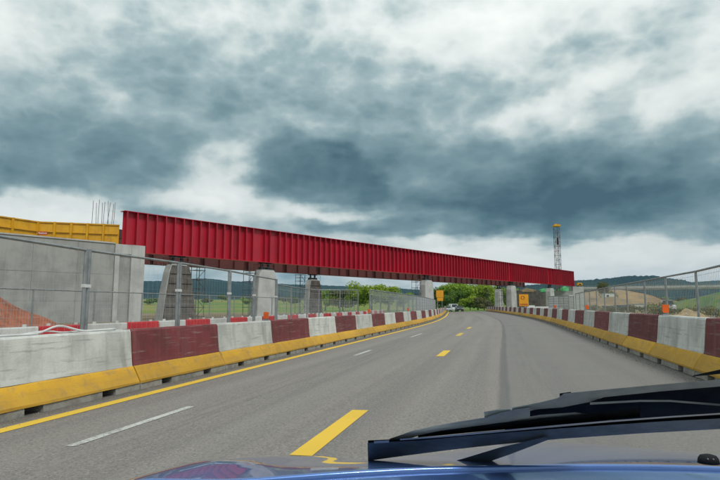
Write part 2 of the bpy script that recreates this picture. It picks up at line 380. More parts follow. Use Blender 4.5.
def road_material():
    m_ = bpy.data.materials.new('asphalt'); m_.use_nodes = True; t = NT(m_.node_tree); b = m_.node_tree.nodes['Principled BSDF']
    uvm = t.n('ShaderNodeUVMap').outputs[0]          # u = metres across, v = metres along
    geo = t.n('ShaderNodeNewGeometry').outputs['Position']
    sp = t.n('ShaderNodeSeparateXYZ'); t.l(uvm, sp.inputs[0]); u, v = sp.outputs[0], sp.outputs[1]
    base = t.mix(t.noise(geo, .5, 6, .6), (.235, .208, .190, 1), (.185, .166, .156, 1))
    mp = t.n('ShaderNodeMapping'); t.l(uvm, mp.inputs[0]); mp.inputs['Scale'].default_value = (1.7, .03, 1)
    base = t.mix(t.m('MULTIPLY', t.smooth(t.noise(mp.outputs[0], 1.0, 6, .65), .42, .66), .6), base, (.126, .116, .112, 1))     # long worn streaks
    mp2 = t.n('ShaderNodeMapping'); t.l(uvm, mp2.inputs[0]); mp2.inputs['Scale'].default_value = (3.5, .12, 1)
    base = t.mix(t.m('MULTIPLY', t.smooth(t.noise(mp2.outputs[0], 1.0, 6, .7), .55, .75), .5), base, (.25, .235, .21, 1))
    def band(c, w): return t.m('SUBTRACT', 1.0, t.smooth(t.m('ABSOLUTE', t.m('SUBTRACT', u, c)), w * .3, w))
    tracks = t.m('ADD', t.m('ADD', band(-4.05, .42), band(-2.35, .42)), t.m('ADD', band(-.75, .42), band(1.55, .45)))
    base = t.mix(t.m('MULTIPLY', tracks, .30), base, (.235, .222, .20, 1))                                                      # tyre-polished tracks
    drip = t.m('ADD', band(-3.2, .45), band(.55, .4))
    base = t.mix(t.m('MULTIPLY', drip, t.m('MULTIPLY', t.smooth(t.noise(mp2.outputs[0], 2.3, 6, .7), .42, .7), .55)), base, (.085, .083, .08, 1))   # oil between the tracks
    spots = t.smooth(t.noise(geo, 3.2, 3, .5), .68, .74)
    base = t.mix(t.m('MULTIPLY', spots, .45), base, (.075, .074, .072, 1))
    base = t.mix(t.m('MULTIPLY', t.smooth(t.noise(geo, 45, 3, .8), .50, .66), .75), base, (.33, .31, .28, 1))                   # stones in the mix
    base = t.mix(t.m('MULTIPLY', t.smooth(t.noise(geo, 38, 3, .8), .50, .66), .75), base, (.075, .073, .071, 1))
    base = t.mix(t.m('MULTIPLY', t.smooth(t.noise(geo, 14, 5, .75), .48, .72), .35), base, (.25, .237, .214, 1))
    right = t.smooth(t.m('ADD', u, t.m('MULTIPLY', t.noise(uvm, .6, 4), .06)), .10, .16)                                        # newer lane strip right of the joint
    base = t.mix(t.m('MULTIPLY', right, .55), base, t.mix(t.noise(geo, .7, 6, .6), (.168, .160, .150, 1), (.134, .129, .125, 1)))
    seam = t.m('SUBTRACT', 1.0, t.smooth(t.m('ABSOLUTE', t.m('SUBTRACT', t.m('ADD', u, t.m('MULTIPLY', t.noise(uvm, .25, 4), .10)), .12)), .03, .11))
    base = t.mix(t.m('MULTIPLY', seam, .5), base, (.055, .062, .066, 1))                                                       # sealed joint
    edge = t.m('ADD', t.smooth(u, -4.7, -5.25), t.smooth(u, 2.55, 3.05))
    base = t.mix(t.m('MULTIPLY', edge, t.m('MULTIPLY_ADD', t.noise(uvm, 1.5, 6, .7), .6, .3)), base, (.085, .08, .07, 1))      # grime along the barriers
    t.l(base, b.inputs['Base Color'])
    t.l(t.m('MULTIPLY_ADD', t.noise(geo, .4, 4), .2, .62), b.inputs['Roughness']); b.inputs['Specular IOR Level'].default_value = .35
    bn = t.n('ShaderNodeBump'); bn.inputs['Strength'].default_value = .45; bn.inputs['Distance'].default_value = .008
    t.l(t.noise(geo, 110, 3, .7), bn.inputs['Height']); t.l(bn.outputs[0], b.inputs['Normal'])
    return m_
M['asphalt'] = road_material()
def strip(name, t0, t1, s0, s1, m_, dz_, parent=None, step=1.0, nt=1):
    mb = MB(); n = max(2, int((s1 - s0) / step) + 1); uvs = []
    for k in range(n):
        s_ = s0 + (s1 - s0) * k / (n - 1)
        for j in range(nt + 1):
            t = t0 + (t1 - t0) * j / nt
            mb.v.append(tuple(rp(s_, t, dz_))); uvs.append((t, s_))
    for k in range(n - 1):
        for j in range(nt):
            i = k * (nt + 1) + j; mb.f.append((i, i + 1, i + nt + 2, i + nt + 1)); mb.mi.append(0)
    me = mb.mesh(name, m_, smooth=True, normals=False)
    ul = me.uv_layers.new(name='UVMap')
    for lp in me.loops: ul.data[lp.index].uv = uvs[lp.vertex_index]
    return link(name, me, parent)
road = tag(strip('road', -6.6, 4.2, -13.5, 250, M['asphalt'], 0, nt=6), kind='structure')

def paint_material(name, c, wear):
    m_ = bpy.data.materials.new(name); m_.use_nodes = True; t = NT(m_.node_tree); b = m_.node_tree.nodes['Principled BSDF']
    geo = t.n('ShaderNodeNewGeometry').outputs['Position']
    f = t.m('ADD', t.m('MULTIPLY', t.noise(geo, 35, 5, .75), .6), t.m('MULTIPLY', t.noise(geo, 2.0, 5, .6), .4))
    f = t.smooth(f, wear - .07, wear + .07)
    cc = t.mix(t.noise(geo, 1.5, 5), c + (1,), tuple(q * .8 for q in c) + (1,))
    t.l(t.mix(f, cc, (.13, .128, .12, 1)), b.inputs['Base Color']); b.inputs['Roughness'].default_value = .75
    return m_
M['paint_yellow'] = paint_material('paint_yellow', (.74, .48, .04), .66)
M['paint_white_worn'] = paint_material('paint_white_worn', (.52, .52, .49), .55)
M['paint_faded'] = paint_material('paint_yellow_faded', (.60, .42, .07), .60)
tag(strip('edge_line', -4.96, -4.77, -3, 205, M['paint_yellow'], .004, road, .8), 'solid yellow edge line beside the left barriers')
def hit_ground(px, py):                             # pixel -> (s, t) on the road
    d = ray(px, py); p = Vector((0, 0, CAMH)); 
    k = -CAMH / d.z
    for _ in range(6):
        q = p + d * k; s_, t = st_of(q.x, q.y); k = (CROSS * t + prof(s_) - CAMH) / d.z
    return s_, t
for (x0, y0, x1, y1) in ((199, 404, 75, 442), (373, 350, 353, 355.5), (421, 333.5, 411, 337)):      # old white dashes
    a, b = hit_ground(x0, y0), hit_ground(x1, y1); tm = (a[1] + b[1]) / 2
    strip('worn_white_dash', tm - .05, tm + .05, b[0], a[0], M['paint_white_worn'], .004, road, .5)
for (x0, y0, x1, y1, m_) in ((361, 409, 300, 455, 'paint_yellow'), (447, 350, 438, 356, 'paint_yellow'), (462, 333, 457, 336, 'paint_faded'), (470, 327, 467, 328.8, 'paint_faded')):   # lane divider
    a, b = hit_ground(x0, y0), hit_ground(x1, y1); tm = (a[1] + b[1]) / 2; s_end = min(b[0], a[0] - 1.0)
    strip('lane_dash', tm - .095, tm + .095, s_end, a[0], M[m_], .004, road, .5)

# far wooded hills
def hill_material():
    m_ = bpy.data.materials.new('wooded_hill'); m_.use_nodes = True; t = NT(m_.node_tree); b = m_.node_tree.nodes['Principled BSDF']
    geo = t.n('ShaderNodeNewGeometry').outputs['Position']
    c = t.mix(t.smooth(t.noise(geo, .004, 6, .6), .42, .62), (.012, .028, .020, 1), (.024, .044, .024, 1))
    c = t.mix(t.smooth(t.noise(geo, .03, 6, .7), .50, .75), c, (.010, .021, .014, 1))
    t.l(c, b.inputs['Base Color']); b.inputs['Roughness'].default_value = .95; b.inputs['Specular IOR Level'].default_value = .1
    bn = t.n('ShaderNodeBump'); bn.inputs['Strength'].default_value = 1; bn.inputs['Distance'].default_value = 9
    t.l(t.noise(geo, .05, 5, .7), bn.inputs['Height']); t.l(bn.outputs[0], b.inputs['Normal']); return m_
M['hill'] = hill_material()
def hill(prof_px, Rr, thick, label, seed, rough=3.0):
    xs_ = [p[0] for p in prof_px]; n = int((xs_[-1] - xs_[0]) / 1.0); rings = []
    mb = MB(); nr = 14
    for k in range(n + 1):
        px = xs_[0] + (xs_[-1] - xs_[0]) * k / n
        for i in range(len(prof_px) - 1):
            if prof_px[i][0] <= px <= prof_px[i + 1][0]:
                f = (px - prof_px[i][0]) / (prof_px[i + 1][0] - prof_px[i][0]); f = f * f * (3 - 2 * f)
                py = prof_px[i][1] + (prof_px[i + 1][1] - prof_px[i][1]) * f; break
        d = ray(px, 305); a = math.atan2(d.x, d.y)
        zt = (305.6 - py) / FPX * Rr * math.cos(a) ** 0 + CAMH
        for j in range(nr + 1):
            u = j / nr; rr = (Rr - thick * (1 - u)) / math.cos(a)
            h = -12 + (zt + 12) * (1 - (1 - u) ** 1.7)
            nz = mnoise.noise(Vector((px * .35 + seed, u * 20, seed))) + .7 * mnoise.noise(Vector((px * .9, u * 40, seed + 5)))
            mb.v.append((rr * math.sin(a), rr * math.cos(a), h + nz * rough * (.4 + .6 * u) + 8 * (1 - u) * u * mnoise.noise(Vector((px * .03, u * 3, seed)))))
        rr = (Rr + thick) / math.cos(a); mb.v.append((rr * math.sin(a), rr * math.cos(a), -12))
    w = nr + 2
    for k in range(n):
        for j in range(w - 1):
            mb.f.append((k * w + j, (k + 1) * w + j, (k + 1) * w + j + 1, k * w + j + 1)); mb.mi.append(0)
    o = mb.build('hill', M['hill'], smooth=False); tag(o, label, None, None, 'structure'); return o
hill([(-420, 292), (-200, 285), (-60, 283), (60, 282), (150, 281.5), (205, 279), (235, 282), (300, 285), (380, 288), (440, 291), (520, 296), (600, 303)], 2900, 900, 'long dark blue wooded ridge behind the fields on the left', 3.1)
hill([(380, 300), (450, 292), (520, 286), (580, 281), (605, 279.5), (630, 276.5), (655, 276.5), (680, 280), (700, 284), (735, 289), (800, 293), (930, 298)], 2300, 700, 'wooded hill rising on the right beyond the flyover', 9.7, 5.0)
hill([(560, 300), (640, 290), (690, 282.5), (720, 281), (780, 280), (900, 283), (1150, 290)], 3300, 700, 'farther pale blue ridge at the right edge', 17.3)

# ------------------------------------------------------------------ concrete roadside barriers
BL, BH = 2.72, .90
def offset_arc(w, s_lo, s_hi):
    """table (arc, s) along the line t = w; arc 0 at s = 0"""
    pts = []; s_ = s_lo; a = 0.0; prev = None
    while s_ <= s_hi:
        p = rp(s_, w)
        if prev is not None: a += math.hypot(p.x - prev.x, p.y - prev.y)
        pts.append((a, s_)); prev = p; s_ += .25
    a0 = min(pts, key=lambda q: abs(q[1]))[0]
    return [(a - a0, s_) for a, s_ in pts]
def s_at(tab, a):
    for i in range(len(tab) - 1):
        if tab[i][0] <= a <= tab[i + 1][0]:
            return tab[i][1] + (tab[i + 1][1] - tab[i][1]) * (a - tab[i][0]) / (tab[i + 1][0] - tab[i][0])
    return tab[0][1] if a < tab[0][0] else tab[-1][1]
def ring_yz(x, prof_, inset): return [(x, yy * (1 - inset), zz) for yy, zz in prof_]
def prism_x(prof_, L, jitter=0.0, nseg=6, seed=0):
    mb = MB(); rnd = random.Random(seed); rings = []
    c = .018
    for k in range(nseg + 1):
        xx = -L / 2 + L * k / nseg
        pr = [(yy + rnd.uniform(-jitter, jitter), zz + rnd.uniform(-jitter, jitter)) for yy, zz in prof_]
        if k in (0, nseg):
            sgn = 1 if k == 0 else -1
            inner = [(xx, yy * .93, zz - (.012 if zz > BH * .9 else 0)) for yy, zz in pr]; outer = [(xx + sgn * c, yy, zz) for yy, zz in pr]
            rings += [inner, outer] if k == 0 else [outer, inner]
        else: rings.append([(xx, yy, zz) for yy, zz in pr])
    return mb.loft(rings)
up_prof = [(.165, .352), (.150, .42), (.104, .875), (.088, BH), (-.088, BH), (-.104, .875), (-.150, .42), (-.165, .352)]
ye_prof = [(.305, .098), (.305, .128), (.185, .335), (.168, .350), (-.168, .350), (-.185, .335), (-.305, .128), (-.305, .098)]
BLK = BL - .018
def bar_mesh(kind, seed):
    if kind == 'foot':
        mb = MB(); w = .6
        for x0, x1 in ((-BLK / 2, -.80), (-.52, .52), (.80, BLK / 2)):
            mb.loft([[(x0 + (x1 - x0) * q, yy, zz) for yy, zz in ((.298, 0), (.292, .097), (-.292, .097), (-.298, 0))] for q in (0, 1)])
        return mb.mesh('foot', M['barrier_foot'])
    if kind == 'yellow': return prism_x(ye_prof, BLK, .004, 6, seed).mesh('yellow_base', M['barrier_yellow'])
    return prism_x(up_prof, BLK, .003, 6, seed).mesh('painted_block', M['barrier_' + kind])
BM = {k: [bar_mesh(k, 7 * i + 1) for i in range(4)] for k in ('red', 'white', 'yellow', 'foot')}
def barrier(p, rz, colour, label, group, k):
    e = empty('concrete_barrier', p, rz); tag(e, label, 'barrier', group)
    link('painted_block', BM[colour][k % 4], e); link('yellow_base', BM['yellow'][(k * 3 + 1) % 4], e); link('foot', BM['foot'][0], e)
    e.rotation_euler = (random.uniform(-.006, .006), random.uniform(-.002, .002), rz + random.uniform(-.006, .006))
    return e
def barrier_row(w, side, arc0, kmin, kmax, first_white, where, group):
    tab = offset_arc(side * (w + .1), -13.5, 240)
    n = 0
    for k in range(kmin, kmax):
        s0, s1 = s_at(tab, arc0 + BL * k), s_at(tab, arc0 + BL * (k + 1))
        a, b = rp(s0, side * (w + .1)), rp(s1, side * (w + .1))
        c = (a + b) / 2; rz = math.atan2(b.y - a.y, b.x - a.x) + (0 if side < 0 else math.pi)
        colour = 'white' if (k % 2 == 0) == first_white else 'red'
        nm = 'white' if colour == 'white' else 'dark red'
        lab = '%s and yellow concrete barrier, %s from the car in the %s roadside row' % (nm, ordinal(n), where)
        barrier(c, rz, colour, lab, group, k + (0 if side < 0 else 17)); n += 1
barrier_row(WL, -1, 7.717, -1, 44, False, 'left', 'concrete barriers along the left roadside')
barrier_row(WR, 1, 9.749, -1, 42, True, 'right', 'concrete barriers along the right roadside')

# orange warning lamps on top of the barriers
def warning_lamp(px, s_guess, side, label):
    w = side * ((WL if side < 0 else WR) + .1); best = None
    for k in range(400):
        s_ = s_guess - 10 + k * .05; p = rp(s_, w)
        d = p.x / p.y - ray(px, 305).x / ray(px, 305).y
        if best is None or abs(d) < best[0]: best = (abs(d), s_)
    p = rp(best[1], w, BH); th = cl(best[1])[2]
    e = tag(empty('warning_lamp', p, -th), label, 'warning lamp', 'orange warning lamps on the roadside barriers')
    MB().box((0, 0, .012), (.13, .10, .024)).box((0, 0, .04), (.05, .05, .04)).build('bracket', M['galv'], e)
    mb = MB(); prof_ = [(.045, .05), (.056, .06), (.056, .20), (.045, .21)]
    mb.loft([[(xx * sx, yy, zz) for sx, xx, zz in [(1, q[0], q[1]) for q in prof_] + [(-1, q[0], q[1]) for q in prof_[::-1]]] for yy in (-.035, .035)])
    mb.build('lens', M['lamp_orange'], e)
for a in ((266, 13, -1, 'orange warning lamp near the third white barrier on the left'), (369, 25, -1, 'orange warning lamp on the left barriers before the bend'),
          (408, 36, -1, 'small orange lamp on the left barriers by the pier'), (665, 12, 1, 'large orange warning lamp on the nearest white barrier, right'),
          (587, 26, 1, 'orange warning lamp on the right barriers below the ochre slope'), (555, 38, 1, 'small far orange lamp on the right barriers')):
    warning_lamp(*a)

# second row: red and white plastic barriers of the side track
T2, L2 = -13.35, 2.0
p2 = [(.24, .0), (.24, .14), (.12, .32), (.09, .82), (.075, .86), (-.075, .86), (-.09, .82), (-.12, .32), (-.24, .14), (-.24, .0)]
P2M = {c: prism_x(p2, L2 - .05, .0, 2).mesh('shell', M['bright_' + c]) for c in ('red', 'white')}
P2S = MB().box((0, .105, .55), (1.2, .03, .10)).box((0, .16, .20), (1.2, .03, .06)).mesh('rib', M['bright_white'])
P2C = MB().tube([(-.55, 0, .84), (-.55, 0, .93)], .06).tube([(.55, 0, .84), (.55, 0, .93)], .06).mesh('filler_cap', M['bright_white'])
tab2 = offset_arc(T2, -13.5, 120)
for k in range(0, 34):
    a0 = 8.2 + L2 * k
    s0, s1 = s_at(tab2, a0), s_at(tab2, a0 + L2); a, b = rp(s0, T2), rp(s1, T2); c = (a + b) / 2
    c.z = gz(c.x, c.y) + .0; colour = 'red' if k % 2 == 1 else 'white'
    e = empty('plastic_barrier', c, math.atan2(b.y - a.y, b.x - a.x) + random.uniform(-.05, .05))
    tag(e, '%s plastic barrier, %s from the left in the row behind the fence' % ('bright red' if colour == 'red' else 'white', ordinal(k)), 'barrier', 'red and white plastic barriers behind the left fence')
    link('shell', P2M[colour], e); link('filler_cap', P2C, e)

# ------------------------------------------------------------------ site fences
wire_cache = {}
def fence(pts, label, H=2.1, group=None, clamp_every=1, post_r=.024, wires=True, double=False, gap=.0, zbase=None, wire=.0013):
    """a run of site-fence panels between the points; posts, rails, wire mesh and clamps are its parts"""
    o = pts[0]; e = tag(empty('site_fence', o), label, 'fence', group); O = Vector(o)
    P = [Vector(p) - O for p in pts]
    up = Vector((0, 0, 1))
    for i, p in enumerate(P):
        d = (P[min(i + 1, len(P) - 1)] - P[max(i - 1, 0)]).normalized()
        for sgn in ((-1, 1) if double else (0,)):
            q = p + d * (.045 * sgn) if double else p
            MB().tube([q + up * .02, q + up * H], post_r, 8).build('post', M['galv'], e, smooth=False)
        if double:
            MB().box(p + up * 1.62, (.15, .06, .05), (d, up.cross(d), up)).build('clamp', M['white_paint'], e)
        MB().box(p + up * .06, (.66, .22, .12), (up.cross(d), d, up)).build('foot', M['concrete'], e)
    for i in range(len(P) - 1):
        a, b = P[i], P[i + 1]; d = (b - a); L = d.length; dn = d / L
        off = dn * (.045 if double else 0)
        MB().tube([a + off + up * (H - .02), b - off + up * (H - .02)], post_r * .85, 6).build('rail', M['galv'], e)
        MB().tube([a + off + up * .16, b - off + up * .16], post_r * .8, 6).build('rail', M['galv'], e)
        if wires:
            mb = MB(); n = max(2, int(L / .14))
            for k in range(1, n): mb.bar(a + d * (k / n) + up * .16, a + d * (k / n) + up * (H - .02), wire)
            for hh in (.45, .75, 1.05, 1.35, 1.62, 1.88):
                if hh < H: mb.bar(a + up * hh, b + up * hh, wire * 1.1)
            w = mb.build('wire_mesh', M['galv_dull'], e, normals=False); w['kind'] = 'stuff'
    return e
def gpt(px, Y):
    d = ray(px, 305); x_ = d.x / d.y * Y; return Vector((x_, Y, gz(x_, Y)))
f1 = [Vector((-5.55, 2.9, gz(-5.55, 2.9))), gpt(-60, 6.05), gpt(85, 8.5), gpt(178, 11), gpt(229, 13.5), gpt(254, 15.6), gpt(276, 17.8)]
fence(f1, 'tall galvanised site fence close behind the nearest left barriers', 2.18, 'site fences beside the road', double=True, post_r=.027)
fence([gpt(277, 18.1), gpt(291, 20.4), gpt(307, 23.0), gpt(319, 24.2), gpt(340, 24.8), gpt(358, 25.6)], 'galvanised fence bending across the verge before the far pier', 2.05, 'site fences beside the road', wire=.005)
f1c = []
tabf = offset_arc(-(WL + 1.0), -13, 200)
for k in range(0, 21):
    s_ = s_at(tabf, 28.0 + 2.6 * k); p = rp(s_, -(WL + 1.0)); p.z = gz(p.x, p.y); f1c.append(p)
fence(f1c, 'dense run of grey fence posts behind the left barriers towards the bridge', 2.15, 'site fences beside the road', double=False, post_r=.034, wire=.012)
f2 = []
tabg = offset_arc(-17.6, -13, 120)
for k in range(0, 20):
    s_ = s_at(tabg, 15 + 3.4 * k); p = rp(s_, -17.6); p.z = gz(p.x, p.y) ; f2.append(p)
fence(f2, 'low grey site fence behind the red and white plastic barriers', 2.15, 'site fences beside the road', post_r=.034, wire=.0055)
fr = [gpt(775, 9.9), gpt(730, 12.1), gpt(698, 14.8), gpt(667, 17.6), gpt(645.5, 20.3), gpt(627.5, 23.2), gpt(615.5, 26), gpt(605, 28.8), gpt(597, 31.7), gpt(590, 34.6), gpt(585, 37.5), gpt(580, 40.5), gpt(576, 43.5)]
fence(fr, 'grey site fence behind the right barriers', 2.02, 'site fences beside the road', post_r=.032, wire=.0045)
fence([gpt(574, 62), gpt(569, 62), gpt(564, 63), gpt(559, 64), gpt(554, 66), gpt(549, 69)], 'pale sheeted site fence below the end of the red girder', 2.2, 'site fences beside the road', post_r=.04, wire=.03)

# white hoses lying on the nearest left barrier
def hose(pts, r, label):
    tag(MB().tube(pts, r, 8).build('white_hose', M['hose_white'], smooth=True), label, 'hose', 'white hoses on the left barrier')
hp = []
for k in range(41):
    s_ = 3.6 + k * .095; hp.append(rp(s_, -(WL + .1) - .02 * math.sin(k * .7), BH + .016 + .085 * max(0, math.sin(k * .32 - 1.2)) ** 2))
hose(hp, .014, 'white hose arching along the top of the nearest white barrier')
hp = [rp(3.2 + k * .1, -(WL + .13) + .03 * math.sin(k * .5), BH + .014 + .03 * max(0, math.sin(k * .5))) for k in range(36)]
hose(hp, .010, 'thin white hose lying flat on the nearest white barrier')

# ------------------------------------------------------------------ the bridge: launched steel girders
GA, GB = Vector((-23.0, 53.7)), Vector((57.2, 151.0))
GU = (GB - GA).normalized(); GN = Vector((GU.y, -GU.x)); GL = (GB - GA).length
GZ0, GZ1 = 6.30, 10.30
U3, N3, Z3 = Vector((GU.x, GU.y, 0)), Vector((GN.x, GN.y, 0)), Vector((0, 0, 1))
def gp(s_, n_, z): return Vector((GA.x, GA.y, 0)) + U3 * s_ + N3 * n_ + Z3 * z     # s along, n towards the camera side
gi = tag(empty('bridge_girder', gp(0, 0, GZ0)), 'long red steel bridge girder on piers spanning the road', 'bridge')
O = gp(0, 0, GZ0)
def gbox(name, s0, s1, n0, n1, z0, z1, m_, parent=gi):
    return MB().box(gp((s0 + s1) / 2, (n0 + n1) / 2, (z0 + z1) / 2) - O, (s1 - s0, abs(n1 - n0), z1 - z0), (U3, N3, Z3)).build(name, m_, parent)
HD = GZ1 - GZ0
seams = [0, 13.6, 27.4, 41, 55, 69, 83, 97, 111, GL]
for a, b in zip(seams[:-1], seams[1:]):
    gbox('web_plate', a + .008, b - .008, -.03, random.uniform(-.004, .004), GZ0 + .06, GZ1 - .06, M['girder_red'])
for q in seams[1:-1]:                                # bolted splices between the girder lengths
    gbox('splice_plate', q - .27, q + .27, .005, .022, GZ0 + .35, GZ1 - .35, M['girder_splice'])
    mb = MB()
    for c_ in (-.21, -.13, .13, .21):
        for r_ in range(18): mb.box(gp(q + c_, .034, GZ0 + .45 + r_ * (HD - .9) / 17) - O, (.035, .024, .035), (U3, N3, Z3))
    mb.build('bolts', M['girder_splice'], gi)['kind'] = 'stuff'
gbox('top_flange', -.05, GL + .05, -.45, .45, GZ1 - .058, GZ1, M['girder_red'])
gbox('bottom_flange', -.05, GL + .05, -.45, .45, GZ0, GZ0 + .058, M['girder_red'])
stm = MB().box((0, .22, 0), (.03, .44, HD - .13)).box((0, .45, 0), (.10, .022, HD - .13)).mesh('stiffener', M['girder_red'])
PIER_S = [6.1, 18.1, 53.9, 87.4, 109.6]
rzg = math.atan2(GU.y, GU.x)
s_ = .25
while s_ < GL:
    if min(abs(s_ - q) for q in PIER_S[1:]) > 1.25: link('stiffener', stm, gi, gp(s_, .002, (GZ0 + GZ1) / 2) - O, (0, 0, rzg + math.pi))
    s_ += 1.04
for ps in PIER_S[1:]:                                # doubled plates over the supports
    for q in (-.4, .4):
        gbox('bearing_stiffener', ps + q - .02, ps + q + .02, .004, .44, GZ0 + .06, GZ1 - .06, M['girder_red'])
FW = -13.5                                           # the far girder and what ties the two together
gbox('far_web', 0, GL, FW - .03, FW, GZ0 + .06, GZ1 - .06, M['girder_red_shaded'])
gbox('far_flange', -.05, GL + .05, FW - .45, FW + .45, GZ0, GZ0 + .058, M['girder_red_shaded'])
gbox('far_top_flange', -.05, GL + .05, FW - .45, FW + .45, GZ1 - .058, GZ1, M['girder_red_shaded'])
s_ = 3.0
while s_ < GL:
    gbox('cross_beam', s_ - .2, s_ + .2, FW + .03, -.04, GZ0 + 2.0, GZ0 + 2.9, M['girder_red_shaded']); s_ += 7.6
s_ = .9
fsm = MB().box((0, 0, 0), (.03, .36, HD - .13)).mesh('far_stiffener', M['girder_red_shaded'])
while s_ < GL:
    link('far_stiffener', fsm, gi, gp(s_, FW + .19, (GZ0 + GZ1) / 2) - O, (0, 0, rzg)); s_ += 2.54

# ------------------------------------------------------------------ piers
def pier(c, label, near=True, dark=None, base=(3.3, 1.5), top=(2.25, 1.15), ztop=5.35, m_=None):
    """tapered pier, long side along the girder, chamfered shoulders; jacks on top carry the girder"""
    c = Vector((c[0], c[1], 0)); zb = gz(c.x, c.y) - .3
    e = tag(empty('bridge_pier', (c.x, c.y, 0)), label, 'pier', 'concrete bridge piers')
    def ring(z, a, b, ch):
        a /= 2; b /= 2
        pts = [(-a + ch, -b), (a - ch, -b), (a, -b + ch), (a, b - ch), (a - ch, b), (-a + ch, b), (-a, b - ch), (-a, -b + ch)]
        return [U3 * p + N3 * q + Z3 * z for p, q in pts]
    mb = MB()
    zz = [zb, zb + (ztop - zb) * .5, ztop - .75, ztop - .06, ztop]
    A = [base[0], (base[0] + top[0]) / 2 + .1, top[0] + .2, top[0] - .25, top[0] - .37]; B = [base[1], (base[1] + top[1]) / 2, top[1] + .05, top[1], top[1] - .1]
    mb.loft([ring(z, a, b, .10) for z, a, b in zip(zz, A, B)]).build('shaft', m_ or M['concrete_light'], e)
    if dark:                                         # near pier: formwork sheet; far pier: dark sheet painting its shaded face
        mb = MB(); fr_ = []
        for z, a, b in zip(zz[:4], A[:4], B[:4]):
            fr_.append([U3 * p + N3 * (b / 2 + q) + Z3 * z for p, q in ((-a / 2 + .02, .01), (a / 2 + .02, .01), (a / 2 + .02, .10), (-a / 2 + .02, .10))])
        mb.loft(fr_).build('formwork_shade_sheet', M['formwork_shade_dark'], e)
        for z in (1.0, 2.2, 3.4, 4.4):
            f = (z - zb) / (ztop - zb); a = base[0] + (top[0] - base[0]) * f; b = base[1] + (top[1] - base[1]) * f
            MB().box(N3 * (b / 2 + .13) + Z3 * z, (a * .96, .05, .05), (U3, N3, Z3)).build('waler', M['black_steel'], e)
    for q in (-.5, .5):
        jb = MB().box(U3 * q + Z3 * (ztop + .20), (.55, .6, .4), (U3, N3, Z3)).tube([U3 * q + Z3 * (ztop + .4), U3 * q + Z3 * (GZ0 - .12)], .16, 10)
        jb.box(U3 * q + Z3 * (GZ0 - .06), (.62, .62, .116), (U3, N3, Z3)); jb.build('jack', M['black_steel'], e)
    MB().box(Z3 * (ztop + .06), (top[0] - .5, .9, .11), (U3, N3, Z3)).build('bearing_plinth', M['concrete'], e)
    hand = MB()
    for q in (-1.15, 1.15):
        for n_ in (-.7, .7): hand.bar(U3 * q + N3 * n_ + Z3 * (ztop - .1), U3 * q + N3 * n_ + Z3 * (ztop + .75), .04)
    for n_ in (-.7, .7):
        for z in (.35, .72): hand.bar(U3 * -1.15 + N3 * n_ + Z3 * (ztop + z), U3 * 1.15 + N3 * n_ + Z3 * (ztop + z), .035)
    hand.build('guard_rail', M['scaffold'], e)
    return e
SK = Vector((3.6, 25.6))                              # supports stand askew, along the road
names = {6.1: 'nearest bridge pier, its face still covered with dark formwork, beside the abutment', 18.1: 'broad pale concrete pier with rounded shoulders behind the left fence',
         53.9: 'slim grey concrete pier left of the road under the girder', 87.4: 'concrete pier right of the road beside the yellow board', 109.6: 'pale pier under the far end of the girder'}
for ps in PIER_S:
    c = gp(ps, 0, 0); pier((c.x, c.y), names[ps], dark=(ps < 10), base=(3.9, 1.6) if ps < 10 else (3.35, 1.55) if ps < 30 else (2.7, 1.5), top=(2.2, 1.2) if ps < 10 else (2.5, 1.2) if ps < 30 else (2.3, 1.2))
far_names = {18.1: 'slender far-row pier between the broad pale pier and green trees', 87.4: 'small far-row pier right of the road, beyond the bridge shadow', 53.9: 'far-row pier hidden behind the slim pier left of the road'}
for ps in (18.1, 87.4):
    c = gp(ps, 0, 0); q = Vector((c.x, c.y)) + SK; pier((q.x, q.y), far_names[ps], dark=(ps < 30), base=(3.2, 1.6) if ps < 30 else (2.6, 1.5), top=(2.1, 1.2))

# scaffold towers beside piers
def scaffold(px, Y, w, ztop, label, lift=1.0):
    b0 = gpt(px, Y); e = tag(empty('scaffold_tower', b0), label, 'scaffold', 'scaffold towers beside the piers')
    h = ztop - b0.z; hw = w / 2
    for sx in (-1, 1):
        for sy in (-1, 1):
            MB().tube([U3 * (sx * hw) + N3 * (sy * .5), U3 * (sx * hw) + N3 * (sy * .5) + Z3 * h], .035, 6).build('standard', M['scaffold'], e)
    mb = MB(); z = .3; k = 0
    while z < h:
        for sy in (-1, 1): mb.bar(U3 * (-hw - .15) + N3 * (sy * .5) + Z3 * z, U3 * (hw + .15) + N3 * (sy * .5) + Z3 * z, .05)
        for sx in (-1, 1): mb.bar(U3 * (sx * hw) + N3 * -.6 + Z3 * z, U3 * (sx * hw) + N3 * .6 + Z3 * z, .05)
        if k: mb.bar(U3 * (-hw if k % 2 else hw) + N3 * .5 + Z3 * (z - lift), U3 * (hw if k % 2 else -hw) + N3 * .5 + Z3 * z, .04)
        z += lift; k += 1
    mb.build('ledger', M['scaffold'], e)
    for z in (h * .45, h - .5): MB().box(Z3 * z, (w, .9, .05), (U3, N3, Z3)).build('platform', M['plank'], e)
for a in ((197, 61, 1.0, 5.9, 'scaffold tower right of the dark pier'), (249, 66, 1.0, 5.7, 'scaffold tower left of the broad pale pier'),
          (300, 88, 1.1, 6.0, 'thin scaffold left of the slender far pier'), (416.5, 93, 1.1, 5.9, 'dark scaffold tower left of the slim roadside pier'),
          (519, 122, 1.2, 5.9, 'scaffold tower right of the pier beside the yellow board'), (503, 120, 1.1, 5.8, 'scaffold between the two right-hand piers'),
          (488, 140, 1.4, 5.0, 'pale cluttered scaffold beyond the bridge right of the road')):
    scaffold(*a)

